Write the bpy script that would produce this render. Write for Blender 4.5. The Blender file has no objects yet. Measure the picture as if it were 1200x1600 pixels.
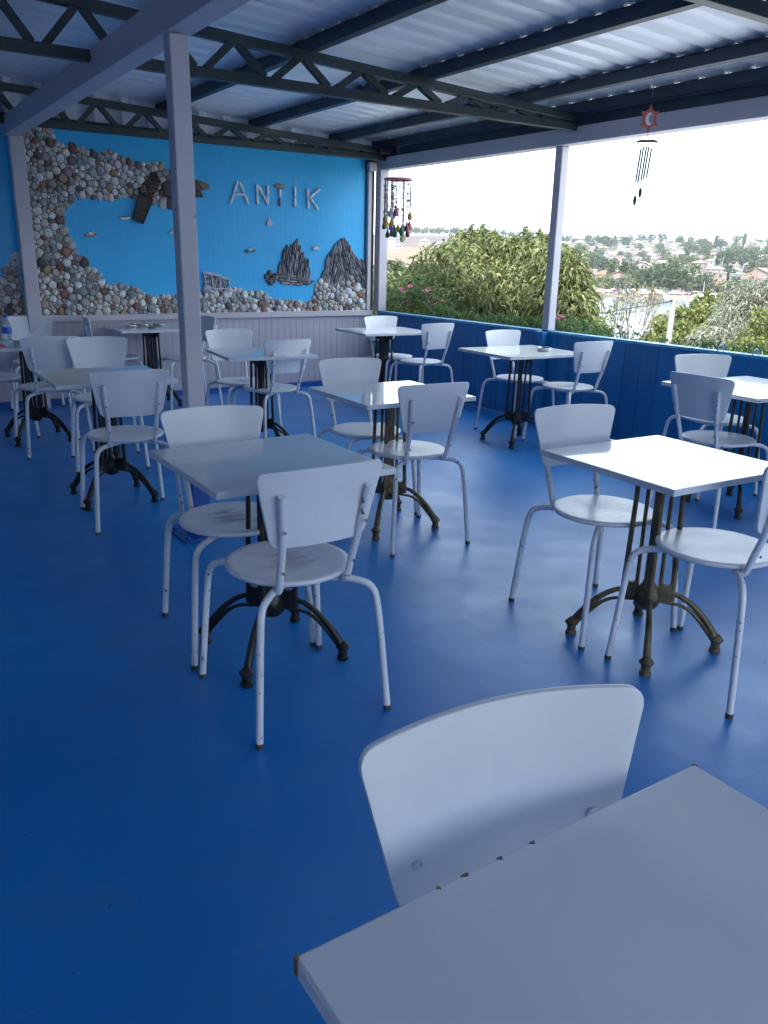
import bpy, bmesh, math, random
import numpy as np
from mathutils import Vector, Matrix
C = bpy.context
S = C.scene
COL = S.collection
rad = math.radians
random.seed(7)
rng = np.random.default_rng(11)

# ------------------------------------------------------------------ camera
F = Vector((0.5251, 0.7965, -0.2999)).normalized()
CR = Vector((0.8384, -0.5446, 0.0217)); CR = (CR - F * CR.dot(F)).normalized()
CU = CR.cross(F)
EYE = Vector((0, 0, 1.424))
FPX = 1259.8
cd = bpy.data.cameras.new('camera'); cam = bpy.data.objects.new('camera', cd); COL.objects.link(cam)
cam.matrix_world = Matrix(((CR.x, CU.x, -F.x, EYE.x), (CR.y, CU.y, -F.y, EYE.y), (CR.z, CU.z, -F.z, EYE.z), (0, 0, 0, 1)))
cd.sensor_fit = 'VERTICAL'; cd.sensor_height = 36.0; cd.lens = FPX / 1600 * 36.0
cd.clip_start = 0.02; cd.clip_end = 9000
S.camera = cam
S.render.resolution_x = 768; S.render.resolution_y = 1024

# ------------------------------------------------------------------ world, sun, exposure
SUN_EL, SUN_AZ = rad(52), rad(228)          # azimuth from +Y towards +X: behind the camera, to the left
w = bpy.data.worlds.new('World'); S.world = w; w.use_nodes = True
nt = w.node_tree; nt.nodes.clear()
def nn(t, tree, **k):
    n = tree.nodes.new(t)
    for a, b in k.items():
        if a in n.inputs: n.inputs[a].default_value = b
        else: setattr(n, a, b)
    return n
out = nn('ShaderNodeOutputWorld', nt); bg = nn('ShaderNodeBackground', nt); bg.inputs['Strength'].default_value = 0.13
sky = nn('ShaderNodeTexSky', nt); sky.sky_type = 'NISHITA'; sky.sun_disc = False
sky.sun_elevation = SUN_EL; sky.sun_rotation = SUN_AZ; sky.dust_density = 3.5; sky.air_density = 1.2; sky.ozone_density = 1.0
tc = nn('ShaderNodeTexCoord', nt); mp = nn('ShaderNodeMapping', nt); mp.inputs['Scale'].default_value = (1, 1, 3.2)
nz = nn('ShaderNodeTexNoise', nt); nz.inputs['Scale'].default_value = 3.1; nz.inputs['Detail'].default_value = 7; nz.inputs['Roughness'].default_value = 0.55
cr = nn('ShaderNodeValToRGB', nt); cr.color_ramp.elements[0].position = 0.36; cr.color_ramp.elements[0].color = (0.88, 0.88, 0.88, 1)
cr.color_ramp.elements[1].position = 0.62; cr.color_ramp.elements[1].color = (0.97, 0.97, 0.97, 1)
mx = nn('ShaderNodeMixRGB', nt); mx.inputs['Color2'].default_value = (6.7, 8.1, 9.3, 1)
L = nt.links.new
L(tc.outputs['Generated'], mp.inputs['Vector']); L(mp.outputs[0], nz.inputs['Vector']); L(nz.outputs['Fac'], cr.inputs[0])
L(cr.outputs[0], mx.inputs['Fac']); L(sky.outputs[0], mx.inputs['Color1']); L(mx.outputs[0], bg.inputs['Color']); L(bg.outputs[0], out.inputs[0])
sd = bpy.data.lights.new('sun', 'SUN'); sd.energy = 2.9; sd.angle = rad(8); sd.color = (1.0, 0.96, 0.91)
so = bpy.data.objects.new('sun', sd); COL.objects.link(so)
sv = Vector((math.sin(SUN_AZ) * math.cos(SUN_EL), math.cos(SUN_AZ) * math.cos(SUN_EL), math.sin(SUN_EL)))
so.rotation_euler = sv.to_track_quat('Z', 'Y').to_euler(); so.location = (0, 0, 30)
S.view_settings.view_transform = 'Standard'; S.view_settings.look = 'None'
S.view_settings.exposure = 1.9; S.view_settings.gamma = 1.0
try:
    S.cycles.max_bounces = 10; S.cycles.diffuse_bounces = 6; S.cycles.transparent_max_bounces = 12
except Exception: pass

# ------------------------------------------------------------------ materials
def mat(name, c1, c2=None, scale=4.0, rough=0.5, rough2=None, metal=0.0, bump=0.0, bscale=40.0, coat=0.0, stretch=(1, 1, 1),
        chips=None, chip_col=(0.05, 0.05, 0.05), chip_scale=30, vcol=False, spec=0.5, trans=0.0, lo=0.35, hi=0.65):
    m = bpy.data.materials.new(name); m.use_nodes = True; t = m.node_tree; b = t.nodes['Principled BSDF']; k = t.links.new
    b.inputs['Base Color'].default_value = (*c1, 1); b.inputs['Roughness'].default_value = rough; b.inputs['Metallic'].default_value = metal
    b.inputs['Specular IOR Level'].default_value = spec
    if coat: b.inputs['Coat Weight'].default_value = coat; b.inputs['Coat Roughness'].default_value = 0.05; b.inputs['Coat IOR'].default_value = 1.5
    tcn = nn('ShaderNodeTexCoord', t); mpn = nn('ShaderNodeMapping', t); mpn.inputs['Scale'].default_value = stretch
    k(tcn.outputs['Object'], mpn.inputs['Vector'])
    n = nn('ShaderNodeTexNoise', t); n.inputs['Scale'].default_value = scale; n.inputs['Detail'].default_value = 6
    k(mpn.outputs[0], n.inputs['Vector'])
    rp = nn('ShaderNodeMapRange', t); rp.inputs['From Min'].default_value = lo; rp.inputs['From Max'].default_value = hi; k(n.outputs['Fac'], rp.inputs['Value'])
    col = None
    if vcol:
        at = nn('ShaderNodeVertexColor', t); at.layer_name = 'Col'; col = at.outputs['Color']
        if c2 is not None:
            mm = nn('ShaderNodeMixRGB', t); mm.blend_type = 'MULTIPLY'; mm.inputs['Fac'].default_value = 1.0
            m2 = nn('ShaderNodeMixRGB', t); m2.inputs['Color1'].default_value = (*c1, 1); m2.inputs['Color2'].default_value = (*c2, 1)
            k(rp.outputs[0], m2.inputs['Fac']); k(col, mm.inputs['Color1']); k(m2.outputs[0], mm.inputs['Color2']); col = mm.outputs[0]
    elif c2 is not None:
        m2 = nn('ShaderNodeMixRGB', t); m2.inputs['Color1'].default_value = (*c1, 1); m2.inputs['Color2'].default_value = (*c2, 1)
        k(rp.outputs[0], m2.inputs['Fac']); col = m2.outputs[0]
    if chips is not None:
        n3 = nn('ShaderNodeTexNoise', t); n3.inputs['Scale'].default_value = chip_scale; n3.inputs['Detail'].default_value = 3
        oi = nn('ShaderNodeObjectInfo', t); va = nn('ShaderNodeVectorMath', t); va.operation = 'ADD'
        k(tcn.outputs['Object'], va.inputs[0]); k(oi.outputs['Location'], va.inputs[1]); k(va.outputs[0], n3.inputs['Vector'])
        r3 = nn('ShaderNodeMapRange', t); r3.inputs['From Min'].default_value = chips; r3.inputs['From Max'].default_value = chips + 0.02; k(n3.outputs['Fac'], r3.inputs['Value'])
        m3 = nn('ShaderNodeMixRGB', t); m3.inputs['Color1'].default_value = (*c1, 1); m3.inputs['Color2'].default_value = (*chip_col, 1)
        if col is not None: k(col, m3.inputs['Color1'])
        k(r3.outputs[0], m3.inputs['Fac']); col = m3.outputs[0]
    if col is not None: k(col, b.inputs['Base Color'])
    if rough2 is not None:
        rr = nn('ShaderNodeMapRange', t); rr.inputs['From Min'].default_value = 0.3; rr.inputs['From Max'].default_value = 0.7
        rr.inputs['To Min'].default_value = rough; rr.inputs['To Max'].default_value = rough2; k(n.outputs['Fac'], rr.inputs['Value']); k(rr.outputs[0], b.inputs['Roughness'])
    if bump:
        nb = nn('ShaderNodeTexNoise', t); nb.inputs['Scale'].default_value = bscale; nb.inputs['Detail'].default_value = 4; k(mpn.outputs[0], nb.inputs['Vector'])
        bn = nn('ShaderNodeBump', t); bn.inputs['Strength'].default_value = bump; bn.inputs['Distance'].default_value = 0.01
        k(nb.outputs['Fac'], bn.inputs['Height']); k(bn.outputs[0], b.inputs['Normal'])
    if trans:
        tr = nn('ShaderNodeBsdfTranslucent', t); ms = nn('ShaderNodeMixShader', t); ms.inputs[0].default_value = trans
        if col is not None: k(col, tr.inputs['Color'])
        k(b.outputs[0], ms.inputs[1]); k(tr.outputs[0], ms.inputs[2]); k(ms.outputs[0], t.nodes['Material Output'].inputs['Surface'])
    return m

M = {}
M['blue_wall'] = mat('painted_blue_panel', (0.012, 0.43, 0.86), (0.018, 0.48, 0.90), 1.2, rough=0.42, bump=0.08, bscale=60, stretch=(1, 1, .3))
M['lilac'] = mat('lilac_paint', (0.52, 0.48, 0.53), (0.57, 0.53, 0.57), 2.5, rough=0.45, bump=0.05, bscale=25, chips=0.72, chip_col=(.3, .28, .3), chip_scale=14)
M['fill_wall'] = mat('pale_fill_wall', (0.62, 0.66, 0.74), (0.68, 0.71, 0.78), 1.4, rough=0.6)
M['lilac_panel'] = mat('lilac_panel_paint', (0.46, 0.43, 0.48), (0.52, 0.48, 0.53), 1.4, rough=0.4, bump=0.04)
M['parapet_blue'] = mat('parapet_blue_paint', (0.004, 0.13, 0.36), (0.008, 0.19, 0.46), 5, rough=0.38, rough2=0.55, stretch=(1, 1, .12), bump=0.15, bscale=18)
M['cap_blue'] = mat('lit_cap_clip_blue', (0.05, 0.28, 0.55), (0.10, 0.40, 0.62), 9, rough=0.3)  # lighter blue stands in for light caught on the cap; clips share it
M['base_blue'] = mat('skirting_blue_paint', (0.004, 0.075, 0.33), (0.006, 0.09, 0.38), 5, rough=0.4)
M['steel'] = mat('dark_steel_paint', (0.022, 0.036, 0.056), (0.032, 0.050, 0.072), 8, rough=0.42, bump=0.1)
M['steel_green'] = mat('dark_green_steel_paint', (0.011, 0.024, 0.031), (0.018, 0.034, 0.040), 8, rough=0.4, bump=0.1)
M['washer'] = mat('washer_glint_zinc', (0.75, 0.76, 0.74), rough=0.35, metal=0.6)
M['galv'] = mat('galvanised_sheet', (0.68, 0.74, 0.85), (0.78, 0.83, 0.91), 1.6, rough=0.45, rough2=0.32, metal=0.25, stretch=(.25, 3, 1), bump=0.06, bscale=30)
M['white_lam'] = mat('white_laminate', (0.72, 0.73, 0.76), (0.78, 0.78, 0.80), 3, rough=0.3, rough2=0.4, bump=0.012, bscale=14, coat=.8)
M['white_lam'].node_tree.nodes['Principled BSDF'].inputs['Roughness'].default_value = .35
M['edge_lam'] = mat('white_edge_band', (0.66, 0.66, 0.70), (0.74, 0.74, 0.76), 6, rough=0.35, chips=0.70, chip_col=(.25, .17, .12), chip_scale=34)
M['white_wood'] = mat('white_painted_plywood', (0.70, 0.71, 0.75), (0.78, 0.78, 0.81), 5, rough=0.33, bump=0.06, bscale=24)
M['white_tube'] = mat('white_painted_tube', (0.68, 0.70, 0.75), (0.76, 0.77, 0.80), 9, rough=0.32, chips=0.665, chip_col=(.16, .13, .12), chip_scale=46)
M['cap_rubber'] = mat('brown_foot_cap', (0.07, 0.055, 0.045), rough=0.6)
M['iron'] = mat('black_cast_iron', (0.006, 0.006, 0.008), (0.016, 0.015, 0.017), 20, rough=0.42, bump=0.3, bscale=60)
M['brass'] = mat('worn_bronze_iron', (0.075, 0.055, 0.032), (0.22, 0.17, 0.10), 14, rough=0.42, rough2=0.55, metal=0.45, bump=0.35, bscale=55)
M['brown_iron'] = mat('brown_cast_iron', (0.022, 0.017, 0.016), (0.06, 0.045, 0.034), 14, rough=0.45, metal=0.25, bump=0.3, bscale=55)
M['stone'] = mat('pebble_stone', (0.72, 0.72, 0.74), (1.1, 1.1, 1.1), 38, rough=0.5, rough2=0.7, vcol=True, bump=0.3, bscale=60)
M['gap_shade'] = mat('pebble_gap_shade', (0.10, 0.11, 0.13), (0.18, 0.18, 0.19), 30, rough=0.9, bump=0.5)
M['stick'] = mat('white_painted_stick', (0.78, 0.76, 0.80), (0.82, 0.80, 0.83), 20, rough=0.6, bump=0.4)
M['metal'] = mat('polished_steel', (0.55, 0.55, 0.55), rough=0.22, metal=0.95)
M['concrete'] = mat('concrete', (0.20, 0.20, 0.20), (0.27, 0.265, 0.26), 3, rough=0.85, bump=0.2)
M['dark'] = mat('dark_plastic', (0.02, 0.02, 0.024), rough=0.5)
M['cable'] = mat('black_cable', (0.03, 0.03, 0.03), rough=0.7)
M['leaf'] = mat('leaf_green', (0.85, 0.9, 0.8), (1.1, 1.1, 1.0), 3, rough=0.55, vcol=True, trans=0.32, spec=0.3)
M['far_leaf'] = mat('far_foliage', (0.8, 0.85, 0.8), (1.1, 1.1, 1.1), .7, rough=0.8, vcol=True, trans=0.15, spec=0.2)
M['bark'] = mat('bark', (0.10, 0.08, 0.065), (0.19, 0.16, 0.13), 8, rough=0.9, bump=0.5, stretch=(1, 1, .3))
M['stucco'] = mat('house_wall_plaster', (0.56, 0.56, 0.56), (.66, .66, .66), .8, rough=0.85, vcol=True)
M['glass_dark'] = mat('window_glass', (0.05, 0.06, 0.08), rough=0.12)
M['sand'] = mat('beach_sand', (0.36, 0.27, 0.18), (0.46, 0.36, 0.26), .12, rough=0.95, bump=.3, bscale=2)
M['vpaint'] = mat('painted_things', (0.95, 0.95, 0.95), (1.02, 1.02, 1.02), 6, rough=0.4, vcol=True)
M['under'] = mat('render_wall', (0.45, 0.43, 0.41), (0.52, 0.5, 0.47), 1, rough=0.9, bump=.2)

# floor paint: worn glossy blue with scuffs
def floor_mat():
    m = bpy.data.materials.new('blue_floor_paint'); m.use_nodes = True; t = m.node_tree; b = t.nodes['Principled BSDF']; k = t.links.new
    g = nn('ShaderNodeTexCoord', t)
    n1 = nn('ShaderNodeTexNoise', t, Scale=0.9, Detail=8.0); n2 = nn('ShaderNodeTexNoise', t, Scale=3.5, Detail=12.0); n3 = nn('ShaderNodeTexNoise', t, Scale=34.0, Detail=5.0)
    for n in (n1, n2, n3): k(g.outputs['Object'], n.inputs['Vector'])
    r1 = nn('ShaderNodeMapRange', t); r1.inputs['From Min'].default_value = .35; r1.inputs['From Max'].default_value = .68; k(n1.outputs['Fac'], r1.inputs['Value'])
    m1 = nn('ShaderNodeMixRGB', t); m1.inputs['Color1'].default_value = (0.0003, 0.165, 0.52, 1); m1.inputs['Color2'].default_value = (0.001, 0.230, 0.64, 1); k(r1.outputs[0], m1.inputs['Fac'])
    r2 = nn('ShaderNodeMapRange', t); r2.inputs['From Min'].default_value = .50; r2.inputs['From Max'].default_value = .72; r2.inputs['To Max'].default_value = 0.5; k(n2.outputs['Fac'], r2.inputs['Value'])
    m2 = nn('ShaderNodeMixRGB', t); m2.inputs['Color2'].default_value = (0.05, 0.19, 0.46, 1); k(m1.outputs[0], m2.inputs['Color1']); k(r2.outputs[0], m2.inputs['Fac'])
    r3 = nn('ShaderNodeMapRange', t); r3.inputs['From Min'].default_value = .68; r3.inputs['From Max'].default_value = .76; k(n3.outputs['Fac'], r3.inputs['Value'])
    m3 = nn('ShaderNodeMixRGB', t); m3.inputs['Color2'].default_value = (0.003, 0.085, 0.28, 1); k(m2.outputs[0], m3.inputs['Color1']); k(r3.outputs[0], m3.inputs['Fac'])
    mpS = nn('ShaderNodeMapping', t); mpS.inputs['Scale'].default_value = (1.2, 9, 1); mpS.inputs['Rotation'].default_value = (0, 0, .7); k(g.outputs['Object'], mpS.inputs['Vector'])
    nS = nn('ShaderNodeTexNoise', t, Scale=3.4, Detail=9.0); nS.inputs['Roughness'].default_value = .7; k(mpS.outputs[0], nS.inputs['Vector'])
    rS = nn('ShaderNodeMapRange', t); rS.inputs['From Min'].default_value = .615; rS.inputs['From Max'].default_value = .66; rS.inputs['To Max'].default_value = .5; k(nS.outputs['Fac'], rS.inputs['Value'])
    mS = nn('ShaderNodeMixRGB', t); mS.inputs['Color2'].default_value = (0.10, 0.22, 0.42, 1); k(m3.outputs[0], mS.inputs['Color1']); k(rS.outputs[0], mS.inputs['Fac'])
    k(mS.outputs[0], b.inputs['Base Color'])
    rr = nn('ShaderNodeMapRange', t); rr.inputs['From Min'].default_value = .3; rr.inputs['From Max'].default_value = .7; rr.inputs['To Min'].default_value = .26; rr.inputs['To Max'].default_value = .56
    ad = nn('ShaderNodeMath', t); ad.operation = 'MULTIPLY_ADD'; ad.inputs[1].default_value = .6; ad.inputs[2].default_value = .2
    k(n2.outputs['Fac'], ad.inputs[0]); k(ad.outputs[0], rr.inputs['Value']); k(rr.outputs[0], b.inputs['Roughness'])
    bp = nn('ShaderNodeBump', t); bp.inputs['Strength'].default_value = .3; bp.inputs['Distance'].default_value = .02
    nb = nn('ShaderNodeTexNoise', t, Scale=3.2, Detail=10.0); k(g.outputs['Object'], nb.inputs['Vector']); k(nb.outputs['Fac'], bp.inputs['Height']); k(bp.outputs[0], b.inputs['Normal'])
    b.inputs['Specular IOR Level'].default_value = 0.45; b.inputs['Coat Weight'].default_value = .35; b.inputs['Coat Roughness'].default_value = .36; b.inputs['Coat IOR'].default_value = 1.6; k(bp.outputs[0], b.inputs['Coat Normal'])
    return m
M['floor'] = floor_mat()

def seat_mat():
    m = mat('worn_white_seat', (0.71, 0.71, 0.75), (0.79, 0.78, 0.81), 5, rough=0.27, rough2=.4, bump=0.06, bscale=20)
    t = m.node_tree; b = t.nodes['Principled BSDF']; k = t.links.new
    src = b.inputs['Base Color'].links[0].from_socket
    g = nn('ShaderNodeTexCoord', t); mp = nn('ShaderNodeMapping', t); mp.inputs['Scale'].default_value = (3.0, 14, 1)
    oi = nn('ShaderNodeObjectInfo', t); k(g.outputs['Object'], mp.inputs['Vector']); k(oi.outputs['Location'], mp.inputs['Location'])
    n = nn('ShaderNodeTexNoise', t, Scale=2.0, Detail=8.0); n.inputs['Roughness'].default_value = .65; k(mp.outputs[0], n.inputs['Vector'])
    ln = nn('ShaderNodeVectorMath', t); ln.operation = 'LENGTH'; k(g.outputs['Object'], ln.inputs[0])
    mr = nn('ShaderNodeMapRange', t); mr.inputs['From Min'].default_value = .16; mr.inputs['From Max'].default_value = .03; mr.inputs['To Max'].default_value = .22; mr.inputs['To Min'].default_value = -.05
    k(ln.outputs['Value'], mr.inputs['Value'])
    a = nn('ShaderNodeMath', t); a.operation = 'ADD'; k(n.outputs['Fac'], a.inputs[0]); k(mr.outputs[0], a.inputs[1])
    r = nn('ShaderNodeMapRange', t); r.inputs['From Min'].default_value = .56; r.inputs['From Max'].default_value = .78; r.inputs['To Max'].default_value = 1.0; k(a.outputs[0], r.inputs['Value'])
    mu = nn('ShaderNodeMath', t); mu.operation = 'MULTIPLY'; k(r.outputs[0], mu.inputs[0]); k(oi.outputs['Random'], mu.inputs[1])
    mm = nn('ShaderNodeMixRGB', t); mm.inputs['Color2'].default_value = (.26, .24, .25, 1); k(mu.outputs[0], mm.inputs['Fac']); k(src, mm.inputs['Color1']); k(mm.outputs[0], b.inputs['Base Color'])
    return m
M['seat'] = seat_mat()

# ------------------------------------------------------------------ mesh helpers
class MB:
    def __init__(s): s.v = []; s.f = []; s.c = []; s.cur = None
    def add(s, vs, fs):
        o = len(s.v); s.v += [tuple(x) for x in vs]; s.f += [tuple(i + o for i in f) for f in fs]
        s.c += [s.cur or (1, 1, 1)] * len(vs); return s
    def col(s, c): s.cur = tuple(c); return s
    def box(s, x0, x1, y0, y1, z0, z1):
        return s.add([(x, y, z) for z in (z0, z1) for y in (y0, y1) for x in (x0, x1)],
                     [(0, 2, 3, 1), (4, 5, 7, 6), (0, 1, 5, 4), (2, 6, 7, 3), (0, 4, 6, 2), (1, 3, 7, 5)])
    def bar(s, a, b, w_, h_, up=(0, 0, 1)):
        a = Vector(a); b = Vector(b); d = (b - a).normalized(); u = Vector(up); sd_ = d.cross(u).normalized(); u2 = sd_.cross(d)
        vs = [p + sd_ * (w_ / 2 * i) + u2 * (h_ / 2 * j) for p in (a, b) for i, j in ((-1, -1), (1, -1), (1, 1), (-1, 1))]
        return s.add(vs, [(3, 2, 1, 0), (4, 5, 6, 7), (0, 1, 5, 4), (1, 2, 6, 5), (2, 3, 7, 6), (3, 0, 4, 7)])
    def tube(s, pts, r, n=10, smooth=0, cap=True):
        P = [Vector(p) for p in pts]; R_ = [r] * len(P) if isinstance(r, (int, float)) else list(r)
        for _ in range(smooth):
            Q = [P[0]]; QR = [R_[0]]
            for i in range(len(P) - 1):
                Q += [P[i].lerp(P[i + 1], .25), P[i].lerp(P[i + 1], .75)]; QR += [R_[i] * .75 + R_[i + 1] * .25, R_[i] * .25 + R_[i + 1] * .75]
            Q.append(P[-1]); QR.append(R_[-1]); P = Q; R_ = QR
        t0 = (P[1] - P[0]).normalized(); u = t0.orthogonal().normalized(); vs = []
        for i, p in enumerate(P):
            t_ = (P[min(i + 1, len(P) - 1)] - P[max(i - 1, 0)]).normalized(); u = (u - t_ * u.dot(t_)).normalized(); b_ = t_.cross(u)
            for j in range(n):
                a = 2 * math.pi * j / n; vs.append(p + (u * math.cos(a) + b_ * math.sin(a)) * R_[i])
        fs = [(i * n + j, i * n + (j + 1) % n, (i + 1) * n + (j + 1) % n, (i + 1) * n + j) for i in range(len(P) - 1) for j in range(n)]
        if cap: fs += [tuple(range(n))[::-1], tuple((len(P) - 1) * n + j for j in range(n))]
        return s.add(vs, fs)
    def lathe(s, prof, n=24, o=(0, 0, 0), sx=1, sy=1):
        vs = [(o[0] + r * math.cos(2 * math.pi * j / n) * sx, o[1] + r * math.sin(2 * math.pi * j / n) * sy, o[2] + z) for r, z in prof for j in range(n)]
        fs = [(i * n + j, i * n + (j + 1) % n, (i + 1) * n + (j + 1) % n, (i + 1) * n + j) for i in range(len(prof) - 1) for j in range(n)]
        if prof[0][0] > 0: fs.append(tuple(range(n))[::-1])
        if prof[-1][0] > 0: fs.append(tuple((len(prof) - 1) * n + j for j in range(n)))
        return s.add(vs, fs)
    def prism(s, poly, a, b, ax='y'):
        n = len(poly)
        def P(u, v, t): return {'y': (u, t, v), 'x': (t, u, v), 'z': (u, v, t)}[ax]
        return s.add([P(u, v, a) for u, v in poly] + [P(u, v, b) for u, v in poly],
                     [tuple(range(n))[::-1], tuple(range(n, 2 * n))] + [(i, (i + 1) % n, n + (i + 1) % n, n + i) for i in range(n)])
    def build(s, name, m, parent=None, bevel=0, seg=2, angle=35, loc=None, rotz=0, segm=None):
        me = bpy.data.meshes.new(name); me.from_pydata(s.v, [], s.f)
        vc = me.attributes.new('Col', 'FLOAT_COLOR', 'POINT')
        vc.data.foreach_set('color', np.array([(*c, 1) for c in s.c], dtype=np.float32).ravel())
        bm = bmesh.new(); bm.from_mesh(me)
        bmesh.ops.remove_doubles(bm, verts=bm.verts, dist=1e-6)
        bmesh.ops.recalc_face_normals(bm, faces=bm.faces)
        if bevel:
            es = [e for e in bm.edges if len(e.link_faces) == 2 and e.calc_face_angle(0) > rad(30)]
            bmesh.ops.bevel(bm, geom=es, offset=bevel, segments=seg, affect='EDGES', profile=.5)
        for f in bm.faces: f.smooth = not (bevel and f.calc_area() > .0015)
        for e in bm.edges:
            if len(e.link_faces) == 2 and e.calc_face_angle(0) > rad(angle): e.smooth = False
        bm.to_mesh(me); bm.free(); me.materials.append(m)
        o = bpy.data.objects.new(name, me); COL.objects.link(o)
        if parent is not None: o.parent = parent
        if loc is not None: o.location = loc
        if rotz: o.rotation_euler.z = rotz
        return o
def tag(o, label=None, cat=None, group=None, kind=None):
    if label: o['label'] = label
    if cat: o['category'] = cat
    if group: o['group'] = group
    if kind: o['kind'] = kind
    return o
def thing(name, label, cat, loc=(0, 0, 0), rz=0, group=None):
    o = bpy.data.objects.new(name, None); COL.objects.link(o); o.empty_display_size = .1
    o.location = loc; o.rotation_euler = (0, 0, rz); return tag(o, label, cat, group)
def dup(root, loc, rz, label, group=None, scale=None):
    KEYS = ('label', 'category', 'group', 'kind')
    r = root.copy(); COL.objects.link(r); r.location = loc; r.rotation_euler = (0, 0, rz)
    if label: r['label'] = label
    if group: r['group'] = group
    if scale is not None: r.scale = scale
    for ch in [c for c in bpy.data.objects if c.parent == root]:
        c = ch.copy(); COL.objects.link(c); c.parent = r
        for g in [d for d in bpy.data.objects if d.parent == ch]:
            d = g.copy(); COL.objects.link(d); d.parent = c
    return r
def fastmesh(name, verts, faces_n, cols, m, parent=None, smooth=True, k=4):
    """verts (N,3) laid out as consecutive quads/tris given by faces_n (index array (F,k))"""
    me = bpy.data.meshes.new(name); V = np.asarray(verts, np.float32); Fa = np.asarray(faces_n, np.int32)
    me.vertices.add(len(V)); me.vertices.foreach_set('co', V.ravel())
    me.loops.add(Fa.size); me.loops.foreach_set('vertex_index', Fa.ravel())
    me.polygons.add(len(Fa)); me.polygons.foreach_set('loop_start', np.arange(0, Fa.size, Fa.shape[1], dtype=np.int32))
    me.polygons.foreach_set('loop_total', np.full(len(Fa), Fa.shape[1], np.int32))
    me.polygons.foreach_set('use_smooth', np.full(len(Fa), smooth)); me.update(calc_edges=True)
    at = me.attributes.new('Col', 'FLOAT_COLOR', 'POINT'); c4 = np.ones((len(V), 4), np.float32); c4[:, :3] = cols; at.data.foreach_set('color', c4.ravel())
    me.materials.append(m); o = bpy.data.objects.new(name, me); COL.objects.link(o)
    if parent is not None: o.parent = parent
    return o
def ray(px, py):
    """bearing of a point of the photograph, as a unit-depth direction"""
    return F + CR * ((px - 600) / FPX) - CU * ((py - 800) / FPX)
def at(px, py, d):
    r = ray(px, py); h = math.hypot(r.x, r.y); return EYE + r * (d / h)

D = 8.285; W = 5.27                       # back wall plane, parapet plane
YN, XL = -3.4, -2.6                       # open end behind the camera, left wall
def roofz(x): return 2.76 - 0.05 * (x - 1.4)

# ------------------------------------------------------------------ terrace structure
def struct(o): return tag(o, kind='structure')
b = MB(); nx, ny = 2, 2
b.box(XL, W + .05, YN, D + .1, -.25, 0)
struct(b.build('floor', M['floor']))
t = thing('terrace_building', 'plain rendered storey carrying the terrace above the garden', 'building', (1, 2, -5.3))
MB().box(XL + .1 - 1, W - .05 - 1, YN + .1 - 2, D - 2, .0, 5.05).build('wall', M['under'], t)

t = thing('mural_wall', 'bright blue back wall panels behind the pebble picture with lilac lower panels', 'wall', (0, D, 0))
bm_ = MB()
xs = np.arange(XL, 5.11, 0.055)
for i, x in enumerate(xs[:-1]):           # ribbed sandwich panels: shallow vertical grooves
    bm_.box(x + .0004, xs[i + 1] - .0004 if (i + 14) % 40 else xs[i + 1] - .004, 0.0, .02, .842, 2.49)
bm_.box(XL, 5.11, .0012, .05, .842, 2.492)
p_ = bm_.build('blue_panel', M['blue_wall'], t)
bm_ = MB(); xs = np.arange(XL, 5.25, .075)
for i, x in enumerate(xs[:-1]): bm_.box(x + .002, xs[i + 1] - .002, 0.0, .02, .055, .784)
bm_.box(XL, 5.27, .0045, .05, .055, .783)
bm_.build('lower_panel', M['lilac_panel'], t)
MB().box(XL, 5.21, -.045, .05, .784, .842).build('ledge', M['lilac'], t, bevel=.004)
MB().box(XL, 5.20, -.03, .05, .0, .055).build('skirting', M['base_blue'], t, bevel=.003)
MB().box(XL, 5.27, -.02, .05, 2.492, 2.56).build('top_rail', M['steel'], t, bevel=.004)
bm_ = MB(); xs = np.arange(XL, 5.3, .25)
for x in xs: bm_.prism([(x, 0), (x + .03, -.03), (x + .09, -.03), (x + .12, 0), (x + .25, 0), (x + .25, .01), (x, .01)], 2.56, 2.98, 'z')
bm_.build('upper_sheet', M['galv'], t)
bm_ = MB()                                    # frame trims by the corner
bm_.box(5.125, 5.172, -.05, .005, .842, 2.34)
bm_.build('frame_trim', M['lilac'], t, bevel=.004)
MB().box(5.1125, 5.2365, .006, .05, .843, 2.49).build('frame_channel', M['steel'], t)
MB().box(5.10, 5.20, -.11, -.051, 2.345, 2.435).build('bracket_box', M['lilac'], t, bevel=.006)

t = thing('side_wall', 'unseen side wall closing the far left of the terrace, made pale as light fill', 'wall', (XL, 0, 0))
MB().box(-.1, 0, YN, D, 0.001, 2.93).build('wall_panel', M['fill_wall'], t)  # unseen wall, its colour set pale to throw fill light back

t = thing('added_end_wall', 'added unseen lilac wall behind the camera, dimming the nearest table', 'wall', (0, YN, 0))
MB().box(XL, .5, -.12, 0, 0.001, 2.75).build('wall_panel', M['lilac_panel'], t)  # added out of view to hold light off the nearest table and chair
t = thing('light_blocking_wall', 'added unseen lilac wall beside the camera, blocking light from the sea side', 'wall', (W, 0, 0))
MB().box(.11, .2, YN, 2.4, 0.001, 2.5).build('wall_panel', M['lilac_panel'], t)  # added out of view to keep sea-side light from the foreground
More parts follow.
